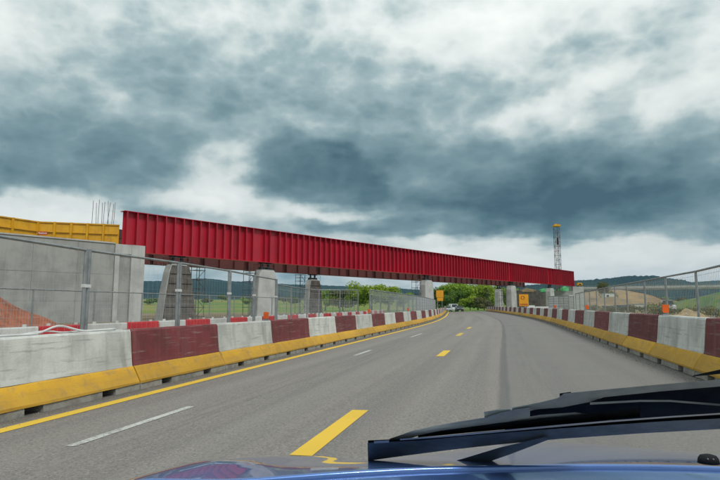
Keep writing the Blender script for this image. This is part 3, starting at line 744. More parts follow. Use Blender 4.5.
# ------------------------------------------------------------------ left abutment
AW0 = at(-75, 240, 39.8); AWc = Vector((-20.9, 54.0))
WD = GU
def wp(s_, n_, z): return Vector((AWc.x, AWc.y, 0)) + U3 * s_ + N3 * n_ + Z3 * z      # s from the right end (negative to the left)
ab = tag(empty('bridge_abutment', wp(0, 0, 0)), 'grey concrete abutment wall at the left end of the girder', 'abutment'); OA = wp(0, 0, 0)
def abox(name, s0, s1, n0, n1, z0, z1, m_): return MB().box(wp((s0 + s1) / 2, (n0 + n1) / 2, (z0 + z1) / 2) - OA, (s1 - s0, n1 - n0, z1 - z0), (U3, N3, Z3)).build(name, m_, ab)
ZT = 6.86
abox('core', -27, -.1, -3.6, -.32, -.6, ZT - .12, M['concrete'])
edges = [-27, -22, -17.4, -13.4, -9.9, -6.25, -2.95]
for i in range(len(edges) - 1):
    for j, (z0, z1) in enumerate(((-.6, 1.55), (1.55, 4.0), (4.0, ZT))):
        abox('wall_panel', edges[i] + .007, edges[i + 1] - .007, -.32, random.uniform(-.012, .012), z0 + .005, z1 - .005, M['concrete'])
abox('end_pilaster', -1.35, 0, -.9, .16, -.6, ZT + .02, M['concrete_light'])
abox('recess_panel', -2.5, -1.352, -.30, -.10, -.6, ZT - .9, M['concrete'])
abox('recess_lintel', -2.5, -1.352, -.30, .13, ZT - .898, ZT, M['concrete_light'])
abox('side_pilaster', -2.93, -2.502, -.31, .13, -.6, ZT, M['concrete_light'])
abox('coping', -27, -2.95, -.5, .08, ZT + .003, ZT + .12, M['concrete_light'])
# yellow steel formwork standing on the abutment
YC, YE = Vector((-30.3, 52.2)), Vector((-23.5, 54.2))
fo = tag(empty('steel_formwork', (YC.x, YC.y, 6)), 'yellow steel formwork panels on top of the abutment beside the red girder', 'formwork'); OF = Vector((YC.x, YC.y, 6))
def formwork_run(a, b, z0, za, zb_, n, skip_first=False):
    d = (b - a); L = d.length; u = Vector((d.x / L, d.y / L, 0)); nn = Vector((u.y, -u.x, 0))
    for k in range(n):
        s0, s1 = L * k / n, L * (k + 1) / n; zt0, zt1 = za + (zb_ - za) * k / n, za + (zb_ - za) * (k + 1) / n
        A = Vector((a.x, a.y, 0)) + u * (s0 + .01) - OF; B = Vector((a.x, a.y, 0)) + u * (s1 - .01) - OF
        mb = MB(); mb.loft([[p + nn * q + Z3 * z for q in (0, -.06)] + [p + nn * q + Z3 * zz_ for q, zz_ in ((-.06, z), (0, z))][:0] for p, z in ()]) if False else None
        mb.loft([[A + Z3 * z0, B + Z3 * z0, B + Z3 * zt1, A + Z3 * zt0], [A - nn * .06 + Z3 * z0, B - nn * .06 + Z3 * z0, B - nn * .06 + Z3 * zt1, A - nn * .06 + Z3 * zt0]])
        mb.build('form_panel', M['yellow_steel'], fo)
        MB().bar(A + nn * .09 + Z3 * z0, A + nn * .09 + Z3 * (zt0 - .004), .16, .178).build('rib', M['yellow_steel'], fo)
        h = .38
        MB().bar(A + u * .14 + nn * .07 + Z3 * (zt0 - .95), B - u * .10 + nn * .07 + Z3 * (zt1 - .95), .14, .09).build('waler', M['yellow_steel'], fo)
        MB().bar(A + u * .16 + nn * .05 + Z3 * (zt0 - .06), B - u * .02 + nn * .05 + Z3 * (zt1 - .06), .1, .1).build('top_rail', M['yellow_steel'], fo)
zf = lambda py, px, Y: zat(py, px, Y)
formwork_run(YC, YE, 5.6 - 6 + 6, zat(221.3, 35, YC.y), zat(224.6, 117, YE.y), 5)
Y0 = Vector((YC.x - 4.6, YC.y - 8.4))
def to_px(p):
    q = Vector((p.x, p.y, p.z - CAMH)); c, s = math.cos(PITCH), math.sin(PITCH); d = q.y * c + q.z * s; return 360 + FPX * q.x / d, 240 - FPX * (q.z * c - q.y * s) / d
formwork_run(Y0, YC, 5.6, zat(221.3, 35, YC.y) + .1, zat(221.3, 35, YC.y), 4)
pb = at(43.2, 233.4, 52.2)
ux = Vector((YE.x - YC.x, YE.y - YC.y, 0)).normalized(); nx_ = Vector((ux.y, -ux.x, 0))
MB().box(pb + nx_ * .2 - OF, (.82, .03, .30), (ux, nx_, Z3)).build('name_plate', M['sign_red'], fo)
mb = MB()
for k, (w_, h_) in enumerate(((.07, .15), (.06, .10), (.08, .10), (.06, .13), (.07, .10), (.06, .10), (.07, .12))):
    mb.box(pb + nx_ * .217 + ux * (-.30 + k * .10) + Z3 * (h_ / 2 - .06) - OF, (w_, .008, h_), (ux, nx_, Z3))
mb.build('plate_lettering', M['white_paint'], fo)
# starter bars
for k, (px, py0, lean) in enumerate(((93.5, 200.5, .3), (96.5, 203, -.2), (99.5, 200, .35), (102.5, 203, .1), (105, 202, .4), (108.3, 201, -.3), (110.5, 202.5, .9), (113.8, 204, .5), (115.3, 202.5, .4))):
    top_ = at(px, py0, 57.0 + (k % 3)); bot = Vector((top_.x - lean * .45, top_.y, 6.5))
    mid = (top_ + bot) / 2 + Vector((random.uniform(-.06, .06), 0, 0))
    tag(MB().tube([bot, mid, top_], .022, 6).build('reinforcing_bar', M['rust']), 'thin reinforcing bar above the formwork, %s from the left of the bundle' % ORD[k].replace('nearest', 'first'), 'reinforcing bar', 'reinforcing bars above the formwork')
tag(MB().box(wp(-5.2, -5.2, 6.05), (6.2, 2.6, 1.0), (U3, N3, Z3)).build('bearing_shelf', M['concrete']), 'concrete bearing shelf behind the wall carrying the bars', 'concrete block')
# ------------------------------------------------------------------ right-hand end of the bridge
def block(name, px0, px1, py_top, Y, depth, m_, label, cat, ang=None, zb=-.8, parts=None):
    """a wall or block seen between two pixel columns at a distance, turned by ang (radians, 0 = facing the camera)"""
    a, b = gpt(px0, Y), gpt(px1, Y); 
    if ang: b = a + Vector((math.cos(ang), math.sin(ang), 0)) * (b - a).length
    zt = zat(py_top, (px0 + px1) / 2, Y); u = (b - a); u.z = 0; L = u.length; u.normalize(); n = Vector((u.y, -u.x, 0))
    e = tag(empty(name, (a.x, a.y, 0)), label, cat); O_ = Vector((a.x, a.y, 0)); k = max(1, int(L / 2.6)); 
    for i in range(k):
        for j in range(2):
            z0, z1 = zb + (zt - zb) * j / 2, zb + (zt - zb) * (j + 1) / 2
            MB().box(u * (L * (i + .5) / k) - n * (depth / 2) + n * random.uniform(-.01, .03) + Z3 * ((z0 + z1) / 2), (L / k - .03, depth, z1 - z0 - .03), (u, n, Z3)).build('wall_panel', m_, e)
    MB().box(u * (L / 2) - n * (depth / 2) + Z3 * ((zt + zb) / 2), (L - .1, depth - .12, zt - zb - .06), (u, n, Z3)).build('core', m_, e)
    return e, u, n, L, zt
e, u_, n_, L_, zt_ = block('bridge_abutment', 573.5, 584.5, 286.5, 150, 3.0, M['concrete_light'], 'pale concrete abutment beyond the right end of the girder', 'abutment')
MB().loft([[u_ * (L_ + q) + n_ * 0 + Z3 * z for q, z in ((.02, -.8), (1.3, -.8), (.02, 4.2))], [u_ * (L_ + q) - n_ * .5 + Z3 * z for q, z in ((.02, -.8), (1.3, -.8), (.02, 4.2))]]).build('shadow_wedge', M['concrete'], e)  # darker wedge shaped as the slanted shadow at the abutment edge
block('retaining_wall', 513, 575, 290.5, 172, 1.2, M['formwork_shade_dark'], 'concrete wall with deck shade in its dark colour, below the far girder end', 'wall')  # shade under the deck put into the wall's dark brown
block('retaining_wall', 556, 573.5, 291, 149, .5, M['concrete'], 'grey concrete wall between the last pier and the right abutment', 'wall')
# green and red tarpaulins heaped on the dark wall
def heap(name, c, rx, ry, h, m_, label, cat, seed=0, nseg=28, nr=7, rough=.25, group=None, kind=None):
    mb = MB(); c = Vector(c)
    for j in range(nr + 1):
        q = j / nr
        for i in range(nseg):
            a = 2 * math.pi * i / nseg; nz = mnoise.noise(Vector((math.cos(a) * 1.7 * q + seed, math.sin(a) * 1.7 * q, seed * 3.3)))
            rr = q * (1 + .25 * nz); z = h * (1 - q ** 1.4) * (1 + rough * nz) + rough * h * .3 * mnoise.noise(Vector((math.cos(a) * 5 * q, math.sin(a) * 5 * q, seed)))
            x_, y_ = c.x + rx * rr * math.cos(a), c.y + ry * rr * math.sin(a)
            mb.v.append((x_, y_, c.z + (z if j < nr else -.4)))
    for j in range(nr):
        for i in range(nseg):
            i2 = (i + 1) % nseg; mb.f.append((j * nseg + i, j * nseg + i2, (j + 1) * nseg + i2, (j + 1) * nseg + i)); mb.mi.append(0)
    o = mb.build(name, m_, smooth=True); tag(o, label, cat, group, kind); return o
wt_ = zat(290.5, 545, 172)
heap('green_tarpaulin', (gpt(548, 172).x, 172.4, wt_ - .1), 3.2, .6, .9, M['tarp_green'], 'green tarpaulin heaped on the dark wall below the girder end', 'tarpaulin', 3, rough=.6)
heap('green_tarpaulin', (gpt(566, 172).x, 172.4, wt_ - .1), 2.4, .6, 1.3, M['tarp_green'], 'crumpled green tarpaulin at the right end of the dark wall', 'tarpaulin', 5, rough=.6)
heap('stacked_bags', (gpt(528, 172).x, 172.4, wt_ - .1), 3.0, .6, .7, M['dirt_tan'], 'pale sacks piled on the dark wall behind the yellow board', 'sacks', 8, rough=.6)
# small yellow machine on the abutment
pm = Vector((gpt(581, 151).x, 151.4, zat(286.5, 579, 150) - .03)); e = tag(empty('air_compressor', pm), 'small yellow compressor standing on the right abutment', 'compressor')
MB().box((0, 0, .62), (1.25, .8, .62)).box((0, 0, 1.0), (1.1, .7, .14)).build('housing', M['yellow_steel'], e)
MB().box((0, -.41, .62), (.7, .02, .35)).build('grille', M['black_steel'], e)
for q in (-.4, .4): MB().tube([(q, -.4, .2), (q, .4, .2)], .2, 12).build('wheel', M['tyre'], e)
MB().bar((.6, 0, .35), (1.3, 0, .15), .07).build('tow_bar', M['black_steel'], e)

# lattice mast
def lattice_mast(px, py_top, Y, w, label):
    b0 = gpt(px, Y); zt = zat(py_top, px, Y); e = tag(empty('lattice_mast', b0), label, 'mast'); h = zt - b0.z; hw = w / 2
    cs = [(-hw, -hw), (hw, -hw), (hw, hw), (-hw, hw)]
    for cx, cy_ in cs: MB().bar((cx, cy_, 0), (cx, cy_, h - .8), .10).build('chord', M['rust'], e)
    mb = MB(); z = 0; k = 0; st_ = 1.35
    while z + st_ < h - .8:
        for i in range(4):
            a, b = cs[i], cs[(i + 1) % 4]; mb.bar((a[0], a[1], z), (b[0], b[1], z), .05)
            p, q = (a, b) if (k + i) % 2 else (b, a); mb.bar((p[0], p[1], z), (q[0], q[1], z + st_), .045)
        z += st_; k += 1
    mb.build('lacing', M['rust'], e)
    MB().box((0, 0, h - .55), (w + .5, w + .5, .5)).box((-.25, 0, h - .18), (.7, .7, .3)).box((.55, 0, h - .2), (.4, .5, .26)).build('mast_head', M['yellow_steel'], e)
    MB().tube([(.1, 0, 3), (.1, 0, h - .8)], .07, 6).build('hoist_rope', M['black_steel'], e)
    MB().box((.1, -.1, h - 5.2), (.34, .34, 2.0)).build('hammer', M['black_steel'], e)
    return e
lattice_mast(559.6, 224, 165, 1.35, 'tall brown lattice mast with yellow head behind the girder')

# boards
def board(px, py, Y, w, h, label, post_base=None, plate=None, emblem=False):
    c = at(px, py, Y); zb = gz(c.x, c.y); e = tag(empty('road_sign', (c.x, c.y, zb)), label, 'sign'); zc = c.z - zb
    for q in (-w * .3, w * .3): MB().bar((q, .05, -.2), (q, .05, zc + h / 2 - .05), .07).build('post', M['galv'], e)
    MB().box((0, 0, zc), (w, .03, h)).build('panel', M['sign_yellow'], e)
    MB().box((0, .006, zc), (w + .06, .025, h + .06)).build('frame', M['black_steel'], e)
    if plate: MB().box((.04, -.004, zc - h / 2 - plate / 2 - .05), (w * .85, .03, plate)).build('lower_plate', M['sign_yellow'], e)
    if emblem:
        mb = MB(); mb.tube([(-.12 + .19 * math.cos(a * math.pi / 10), -.024, zc + h * .22 + .19 * math.sin(a * math.pi / 10)) for a in range(21)], .035, 6, cap=False); mb.build('emblem', M['sign_red'], e)
        mb = MB()
        for k in range(7): mb.box((-w * .34 + k * w * .115, -.022, zc - h * .36), (w * .075, .01, .15 if k % 2 else .2))
        mb.build('lettering', M['sign_red'], e)
board(439.8, 293.8, 86, 1.1, 1.05, 'orange square road sign with lower plate beside the slim pier', plate=.5)
board(523.8, 300.2, 66, 1.1, 1.38, 'large yellow board right of the road under the girder', emblem=True)

# white concrete rail / pipe lying behind the right barriers
e = tag(empty('white_trailer', gpt(537, 74)), 'low white flat trailer behind the right barriers', 'trailer')
MB().box((0, 0, .82), (2.9, 1.2, .30)).box((-.9, 0, 1.03), (.9, 1.0, .16)).build('deck', M['white_paint'], e)
for q in (-.9, .9):
    for r_ in (-.6, .6): MB().tube([(q, r_ - .09, .34), (q, r_ + .09, .34)], .34, 14).build('wheel', M['tyre'], e)
MB().box((0, 0, .6), (2.4, .3, .2)).build('chassis', M['black_steel'], e)

# ------------------------------------------------------------------ distant flyover, earthworks and site clutter on the right
fy = tag(empty('flyover_bridge', (0, 0, 0)), 'long grey concrete flyover crossing the view on the right', 'bridge')
FA, FB = at(560, 287, 300), at(1010, 281, 215)
fd = Vector((FB.x - FA.x, FB.y - FA.y, 0)); fl = fd.length; fu = fd / fl; fn = Vector((fu.y, -fu.x, 0)); FZ = 10.6
def fb(name, s0, s1, n0, n1, z0, z1, m_): 
    return MB().box(Vector((FA.x, FA.y, 0)) + fu * ((s0 + s1) / 2) + fn * ((n0 + n1) / 2) + Z3 * ((z0 + z1) / 2), (s1 - s0, n1 - n0, z1 - z0), (fu, fn, Z3)).build(name, m_, fy)
fb('deck', 0, fl, -9, 0, FZ - 1.6, FZ - .75, M['concrete'])
fb('parapet', 0, fl, -.25, .15, FZ - .9, FZ + .25, M['concrete_light'])
fb('guard_rail', 0, fl, .02, .10, FZ + .75, FZ + .85, M['galv'])
k = 2.0
while k < fl: fb('rail_post', k, k + .12, .02, .10, FZ + .25, FZ + .8, M['galv']); k += 4
for k in range(5): fb('column', 62 + k * 26, 63.4 + k * 26, -6, -3, -1, FZ - 1.6, M['concrete'])
heap('earth_embankment', (FA.x + fu.x * 18, FA.y + fu.y * 18 - 8, 2), 44, 17, 7.0, M['dirt_tan'], 'ochre earth embankment below the left part of the flyover', 'embankment', 2.2, 60, 16, .3)
heap('earth_embankment', (gpt(602, 165).x, 165, gz(gpt(602, 165).x, 165) - .3), 17, 12, 3.9, M['dirt_tan'], 'cut ochre slope behind the right fence next to the abutment', 'embankment', 6.1, 48, 12, .35)
M['grass_slope'] = mat('grass_slope', (.055, .125, .025), .95, (.15, .19, .05), .18, bump=1, bscale=2.2, dirt=((.20, .165, .08), .85))
gp_ = gpt(765, 115); heap('grass_bank', (gp_.x, 115, gz(gp_.x, 115) - .3), 20, 30, 5.6, M['grass_slope'], 'bright green grassy bank at the right edge', 'bank', 4.4, 60, 14, .18)
M['path'] = mat('track_earth', (.30, .245, .17), .95, (.24, .20, .13), .3, bump=.6, bscale=4)
for k, (px, Y, rx, h) in enumerate(((683, 36, 1.3, .62), (689, 38, 1.5, .75), (676, 40, 1.2, .5))):
    q = gpt(px, Y); heap('rubble_pile', (q.x, q.y, q.z - .05), rx, 1.0, h, M['gravel'], ['heap of tan rubble behind the right fence', 'tallest heap of tan rubble behind the right fence', 'low heap of rubble left of the tallest one, behind right fence'][k], 'rubble', k + 1.5, rough=.7, group='rubble heaps behind the right fence')
# orange earth by the abutment
q = gpt(-35, 37); heap('earth_mound', (q.x, q.y, gz(q.x, q.y) - .3), 6.7, 4.4, 2.3, M['dirt_orange'], 'mound of orange-red earth in front of the abutment wall', 'earth mound', 1.2, 90, 30, .42)
for k, (px, Y, w, h, m_, lab) in enumerate(((614, 118, 4.6, 1.1, 'tarp_blue', 'left blue site skip behind the right fence'), (627, 112, 3.4, 1.2, 'tarp_blue', 'right blue site skip behind the right fence'), (637, 110, 3.0, 1.4, 'white_paint', 'white storage box beside the blue skips'))):
    q = gpt(px, Y); e = tag(empty('site_skip', q), lab, 'container')
    MB().loft([[(sx * w / 2 * f, sy * .9 * f, z) for sx, sy in ((-1, -1), (1, -1), (1, 1), (-1, 1))] for f, z in ((.8, .1), (1, h))]).build('tub', M[m_], e)
    MB().bar((-w / 2, -.92, h), (w / 2, -.92, h), .1).build('rim', M['galv'], e)
    for sx in (-.3, .3): MB().box((sx * w, 0, .05), (.2, 1.4, .1)).build('skid', M['black_steel'], e)
q = at(608, 291.5, 205); e = tag(empty('site_cabin', (q.x, q.y, gz(q.x, q.y) + 3.4)), 'small white cabin on the ochre embankment', 'cabin')
MB().box((0, 0, 1.3), (3.6, 2.4, 2.6)).build('body', M['white_paint'], e); MB().box((0, 0, 2.66), (3.8, 2.6, .1)).build('roof', M['galv'], e); MB().box((-.7, -1.205, 1.6), (.9, .02, .8)).build('window', M['car_glass'], e)

# ------------------------------------------------------------------ vehicles
def wheel_parts(e, x_, y_, r_, w=.2):
    t_ = MB().tube([(x_ - w / 2, y_, r_), (x_ + w / 2, y_, r_)], r_, 18).build('wheel', M['tyre'], e)
    MB().tube([(x_ - w / 2 - .012, y_, r_), (x_ + w / 2 + .012, y_, r_)], r_ * .6, 14).build('rim', M['galv'], t_)
def car(loc, rz, paint, label, tall=1.5, L=4.2, w=1.76, kind='car'):
    """small car, x across, front at -y"""
    e = tag(empty('car', loc, rz), label, 'car', 'cars coming round the bend'); hw = w / 2
    sec = [(-L / 2, .45, .66, .86), (-L / 2 + .10, .30, .80, .95), (-L / 2 + .95, .28, .98, 1), (L / 2 - .5, .28, 1.02, 1), (L / 2 - .08, .32, .98, .96), (L / 2, .5, .9, .88)]
    mb = MB(); rings = []
    for y_, z0, z1, f in sec:
        a = hw * f; rings.append([(-a * .96, y_, z0), (a * .96, y_, z0), (a, y_, (z0 + z1) / 2), (a * .94, y_, z1), (-a * .94, y_, z1), (-a, y_, (z0 + z1) / 2)])
    mb.loft(rings).build('body', paint, e, smooth=False)
    cab = [(-L / 2 + .95, .96, 1.0, .92, .90), (-L / 2 + 1.65, .96, tall, .92, .74), (L / 2 - .9, .98, tall + .01, .92, .74), (L / 2 - .22, .98, 1.05, .90, .86)]
    mb = MB(); mb.loft([[(-hw * f0, y_, z0), (hw * f0, y_, z0), (hw * f1, y_, z1), (-hw * f1, y_, z1)] for y_, z0, z1, f0, f1 in cab]); mb.build('cabin_glass', M['car_glass'], e)
    MB().loft([[(-hw * .72, y_, z), (hw * .72, y_, z), (hw * .66, y_, z + .05), (-hw * .66, y_, z + .05)] for y_, z in ((-L / 2 + 1.72, tall), (L / 2 - .95, tall + .01))]).build('roof', paint, e)
    for sx in (-1, 1):
        MB().bar((sx * hw * .91, -L / 2 + .98, .98), (sx * hw * .75, -L / 2 + 1.68, tall), .07).build('pillar', paint, e)
        MB().box((sx * hw * .66, -L / 2 + .03, .70), (.34, .12, .14)).build('headlight', M['headlight'], e)
        MB().box((sx * (hw + .09), -L / 2 + 1.35, 1.0), (.18, .1, .13)).build('mirror', paint, e)
        for y_ in (-L / 2 + .78, L / 2 - .75): wheel_parts(e, sx * (hw - .1), y_, .31)
    MB().box((0, -L / 2 - .004, .50), (w * .6, .06, .16)).build('grille', M['black_steel'], e)
    MB().box((0, -L / 2 - .03, .40), (.5, .03, .11)).build('number_plate', M['white_paint'], e)
    return e
M['car_dark'] = mat('car_paint_dark', (.02, .024, .03), .3, coat=.6); M['car_silver'] = mat('car_paint_silver', (.42, .45, .48), .3, coat=.6); M['car_white'] = mat('car_paint_white', (.66, .67, .68), .3, coat=.6)
for s__, t_, p_, lab, tall in ((152, -3.4, 'car_silver', 'small silver car coming round the bend on the left', 1.46), (146, -1.2, 'car_dark', 'dark car in front of the white van beyond the bridge', 1.44)):
    c = rp(s__, t_); car(c, -cl(s__)[2], M[p_], lab, tall)
c = rp(158, -.7); th = -cl(158)[2]
e = tag(empty('van', c, th), 'white van behind the dark car beyond the bridge', 'van')
MB().loft([[(-.95 * f, y_, z0), (.95 * f, y_, z0), (.95 * f, y_, z1 - .3), (.85 * f, y_, z1), (-.85 * f, y_, z1), (-.95 * f, y_, z1 - .3)] for y_, z0, z1, f in ((-2.6, .45, .95, .9), (-2.4, .35, 1.15, .97), (-1.75, .35, 1.25, 1), (-1.15, .35, 2.1, 1), (2.4, .35, 2.2, 1), (2.55, .45, 2.1, .97))]).build('body', M['car_white'], e)
MB().loft([[(-.8, -1.77, 1.29), (.8, -1.77, 1.29), (.72, -1.21, 2.03), (-.72, -1.21, 2.03)], [(-.8, -1.72, 1.27), (.8, -1.72, 1.27), (.72, -1.16, 2.01), (-.72, -1.16, 2.01)]]).build('windscreen', M['car_glass'], e)
for sx in (-1, 1):
    MB().box((sx * .7, -2.58, .82), (.3, .1, .2)).build('headlight', M['headlight'], e)
    for y_ in (-1.7, 1.6): wheel_parts(e, sx * .86, y_, .34)
# white pickup on the site track
q = gpt(667, 96); e = tag(empty('pickup_truck', q, R(-20)), 'white pickup truck on the site track under the flyover', 'truck')
MB().loft([[(-.95, y_, .5), (.95, y_, .5), (.95, y_, z1), (-.95, y_, z1)] for y_, z1 in ((-2.4, .95), (-2.3, 1.15), (-1.2, 1.25), (2.5, 1.25))]).build('body', M['car_white'], e)
MB().loft([[(-.88 * f, y_, 1.22), (.88 * f, y_, 1.22), (.72 * f, y_, z1), (-.72 * f, y_, z1)] for y_, z1, f in ((-1.3, 1.3, 1), (-.75, 1.95, 1), (.7, 1.98, 1), (.9, 1.3, 1))]).build('cab_glass', M['car_glass'], e)
MB().box((0, 0, 1.99), (1.42, 1.4, .06)).build('cab_roof', M['car_white'], e)
for sx in (-1, 1):
    MB().box((sx * .7, -2.39, .95), (.35, .1, .2)).build('headlight', M['headlight'], e)
    for y_ in (-1.5, 1.6): wheel_parts(e, sx * .84, y_, .4)

# ------------------------------------------------------------------ trees and shrubs
def crown_mesh(m_, rx, rz, n, leaf, seed, lobes=9, flat=.8):
    rnd = random.Random(seed); mb = MB(); L_ = []
    for k in range(lobes):
        a = rnd.uniform(0, 2 * math.pi); r_ = rnd.uniform(.25, .72); zz = rnd.uniform(-.65, .75)
        L_.append((Vector((math.cos(a) * r_ * rx, math.sin(a) * r_ * rx, zz * rz)), rnd.uniform(.32, .52)))
    L_.append((Vector((0, 0, .1 * rz)), .6))
    for k in range(n):
        c, s_ = rnd.choice(L_); 
        while True:
            d = Vector((rnd.gauss(0, 1), rnd.gauss(0, 1), rnd.gauss(0, 1)))
            if d.length > .1: break
        d.normalize(); q = rnd.random() ** .38
        p = c + Vector((d.x * rx, d.y * rx, d.z * rz)) * s_ * q
        nrm = (d + Vector((rnd.gauss(0, .5), rnd.gauss(0, .5), rnd.gauss(.25, .5)))).normalized()
        t1 = nrm.orthogonal().normalized(); t2 = nrm.cross(t1); a = rnd.uniform(0, 6.28); u1 = (t1 * math.cos(a) + t2 * math.sin(a)); u2 = nrm.cross(u1)
        w = leaf * rnd.uniform(.6, 1.3)
        mb.face([p - u1 * w, p - u2 * w * .55 + nrm * w * .15, p + u1 * w, p + u2 * w * .55 + nrm * w * .15])
    return mb.mesh('crown', m_, normals=False)
tree_meshes = {}
def tree(px, Y, H, W_, m_, label, seed, group='trees beyond the bridge', leaf=None, n=2600):
    b0 = gpt(px, Y); e = tag(empty('tree', b0), label, 'tree', group); rnd = random.Random(seed)
    tr = H * .3; pts = [Vector((0, 0, -.3)), Vector((rnd.uniform(-.1, .1) * H * .2, 0, tr * .6)), Vector((rnd.uniform(-.2, .2) * H * .2, rnd.uniform(-.1, .1) * H * .2, tr * 1.3)), Vector((0, 0, H * .72))]
    mb = MB().tube(pts, [H * .028, H * .022, H * .017, H * .006], 8)
    for k in range(6):
        a = rnd.uniform(0, 6.28); st_ = pts[2] * .9 + Vector((0, 0, rnd.uniform(-.1, .25) * H)); en = st_ + Vector((math.cos(a), math.sin(a), rnd.uniform(.5, .9))) * W_ * .36
        mb.tube([st_, (st_ + en) / 2 + Vector((0, 0, -.03 * H)), en], [H * .010, H * .007, H * .003], 6)
    mb.build('trunk', M['bark'], e, smooth=True)
    cm = crown_mesh(M[m_], W_ / 2, H * .40, n, leaf or (W_ * .028 + .07), seed)
    link('crown', cm, e, (0, 0, H * .56)); return e
def tpy(py, px, Y): return zat(py, px, Y) - gpt(px, Y).z
TR = [ # px, py top, Y, width px, material, label
    (343, 288, 190, 26, 'leaf_olive', 'low olive green tree left of the bright tree row'), (358, 282, 185, 28, 'leaf_bright', 'bright spring green tree behind the bend of the fence'),
    (372, 279, 180, 34, 'leaf_bright', 'tallest bright green tree left of the slim pier'), (388, 283, 185, 28, 'leaf_bright', 'bright green tree nearest the slim pier on its left'),
    (325, 289, 200, 16, 'leaf_mid', 'small green tree right of the slender far pier'), (404, 293, 195, 18, 'leaf_mid', 'small mid green bush-like tree beside the slim pier'),
    (449, 281, 205, 30, 'leaf_mid', 'leafy tree just right of the orange sign'), (462, 279, 200, 34, 'leaf_mid', 'broad leafy tree above the oncoming cars'),
    (478, 281, 205, 34, 'leaf_bright', 'light green tree above the right road edge'), (492, 284, 210, 26, 'leaf_mid', 'green tree behind the pale scaffold'),
    (446, 296, 180, 20, 'leaf_dark', 'dark low tree left of the silver car'), (470, 296, 185, 26, 'leaf_bright', 'low bright green tree behind the white van'),
    (484, 297, 178, 20, 'leaf_olive', 'low olive tree by the right verge beyond the bridge'), (508, 287, 215, 26, 'leaf_mid', 'green tree seen between the right-hand piers'),
    (606, 282, 262, 20, 'leaf_olive', 'round olive tree in front of the right hill'), (436, 288, 215, 22, 'leaf_dark', 'darker tree behind the orange sign'),
    (457, 287, 190, 22, 'leaf_dark', 'dark green tree between the two leafy trees beyond the road'),
]
for i, (px, py, Y, wpx, m_, lab) in enumerate(TR):
    tree(px, Y, max(2.5, tpy(py, px, Y)), wpx / FPX * Y * 1.12, m_, lab, 100 + i)
# hedgerow bushes and distant trees in the fields
for i, (px, Y, H, W_) in enumerate(((152, 330, 4, 9), (178, 420, 5, 9), (206, 380, 4, 10), (222, 450, 6, 9), (246, 360, 4.5, 10), (284, 400, 5, 12), (295, 340, 5, 9), (333, 330, 6, 12), (600, 280, 4, 8), (640, 330, 6, 14), (660, 345, 6, 12), (686, 320, 5, 12))):
    tree(px, Y, H, W_, ('leaf_dark', 'leaf_mid', 'leaf_olive')[i % 3], 'distant field tree, %s from the left along the foot of the hills' % ORD[i].replace('nearest', 'first'), 300 + i, 'field trees at the foot of the hills', n=900, leaf=.55)
# scrub along the right verge and left verge
def scrub(px, Y, H, W_, m_, label, seed, group):
    b0 = gpt(px, Y); e = tag(empty('shrub', b0), label, 'shrub', group)
    MB().tube([(0, 0, -.1), (.03, 0, H * .5)], [.03, .012], 6).build('stem', M['bark'], e)
    link('foliage', crown_mesh(M[m_], W_ / 2, H * .5, 420, .07 + W_ * .012, seed, 6), e, (0, 0, H * .45))
SC = ((590, 60, 'leaf_olive'), (600, 66, 'grass_dry'), (611, 58, 'grass_dry'), (622, 62, 'leaf_olive'), (634, 55, 'grass_dry'), (645, 60, 'leaf_olive'), (656, 52, 'grass_dry'), (664, 50, 'leaf_olive'), (705, 48, 'grass_dry'), (716, 52, 'leaf_olive'), (694, 60, 'grass_dry'), (673, 64, 'leaf_olive'))
for i, (px, Y, m_) in enumerate(sorted(SC)):
    scrub(px, Y, random.uniform(.8, 1.5), random.uniform(2, 3.4), m_, 'low dry shrub behind the right fence, %s from the left' % ORD[i].replace('nearest', 'first'), 500 + i, 'shrubs behind the right fence')

# ------------------------------------------------------------------ the car the photograph is taken from
hd = .232                                             # heading, right of the view
cu, cv = Vector((math.sin(hd), math.cos(hd), 0)), Vector((math.cos(hd), -math.sin(hd), 0))
def cp(u, v, z): return cu * u + cv * v + Z3 * z
def paint_blue():
    m_ = bpy.data.materials.new('car_paint_blue'); m_.use_nodes = True; t = NT(m_.node_tree); b = m_.node_tree.nodes['Principled BSDF']
    geo = t.n('ShaderNodeNewGeometry').outputs['Position']
    t.l(t.mix(t.noise(geo, 400, 2), (.07, .15, .40, 1), (.09, .19, .48, 1)), b.inputs['Base Color'])
    b.inputs['Metallic'].default_value = .6; b.inputs['Roughness'].default_value = .30; b.inputs['Coat Weight'].default_value = 1.0; b.inputs['Coat Roughness'].default_value = .03
    bn = t.n('ShaderNodeBump'); bn.inputs['Strength'].default_value = .004; bn.inputs['Distance'].default_value = .01
    t.l(t.noise(geo, 9, 3), bn.inputs['Height']); t.l(bn.outputs[0], b.inputs['Coat Normal']); return m_
M['car_blue'] = paint_blue()
mycar = tag(empty('blue_car', (0, 0, 0)), 'blue car bonnet and wiper in the foreground below the windscreen', 'car')
VC, HW = .16, .90                                     # centre of the bonnet right of the camera, half width
def hood_z(u, v):
    q = (v - VC) / HW; f = (u - .9) / 1.0
    z = .912 - .125 * f - .055 * f * f - .045 * q * q - .05 * q ** 4
    z += .020 * math.exp(-((abs(q) - .62 - .10 * (1 - f)) / .10) ** 2)          # crease along each side
    z -= .095 * max(0.0, f) * smoothstep(.15, -.40, v)
    z -= .35 * max(0, f - 1.0) ** 1.5
    return z
mb = MB(); NU, NV = 36, 56; us = [.0 + 1.14 * k / NU for k in range(NU + 1)]
def rear_u(v): return .944 + .47 * v - .45 * max(0, v - .3) ** 2
for k in range(NU + 1):
    for j in range(NV + 1):
        v = VC - HW + 2 * HW * j / NV; q = (v - VC) / HW
        front = 1.98 - .20 * q * q - .12 * q ** 6
        u = rear_u(v) + (front - rear_u(v)) * (k / NU)
        mb.v.append(tuple(cp(u, v, hood_z(u, v))))
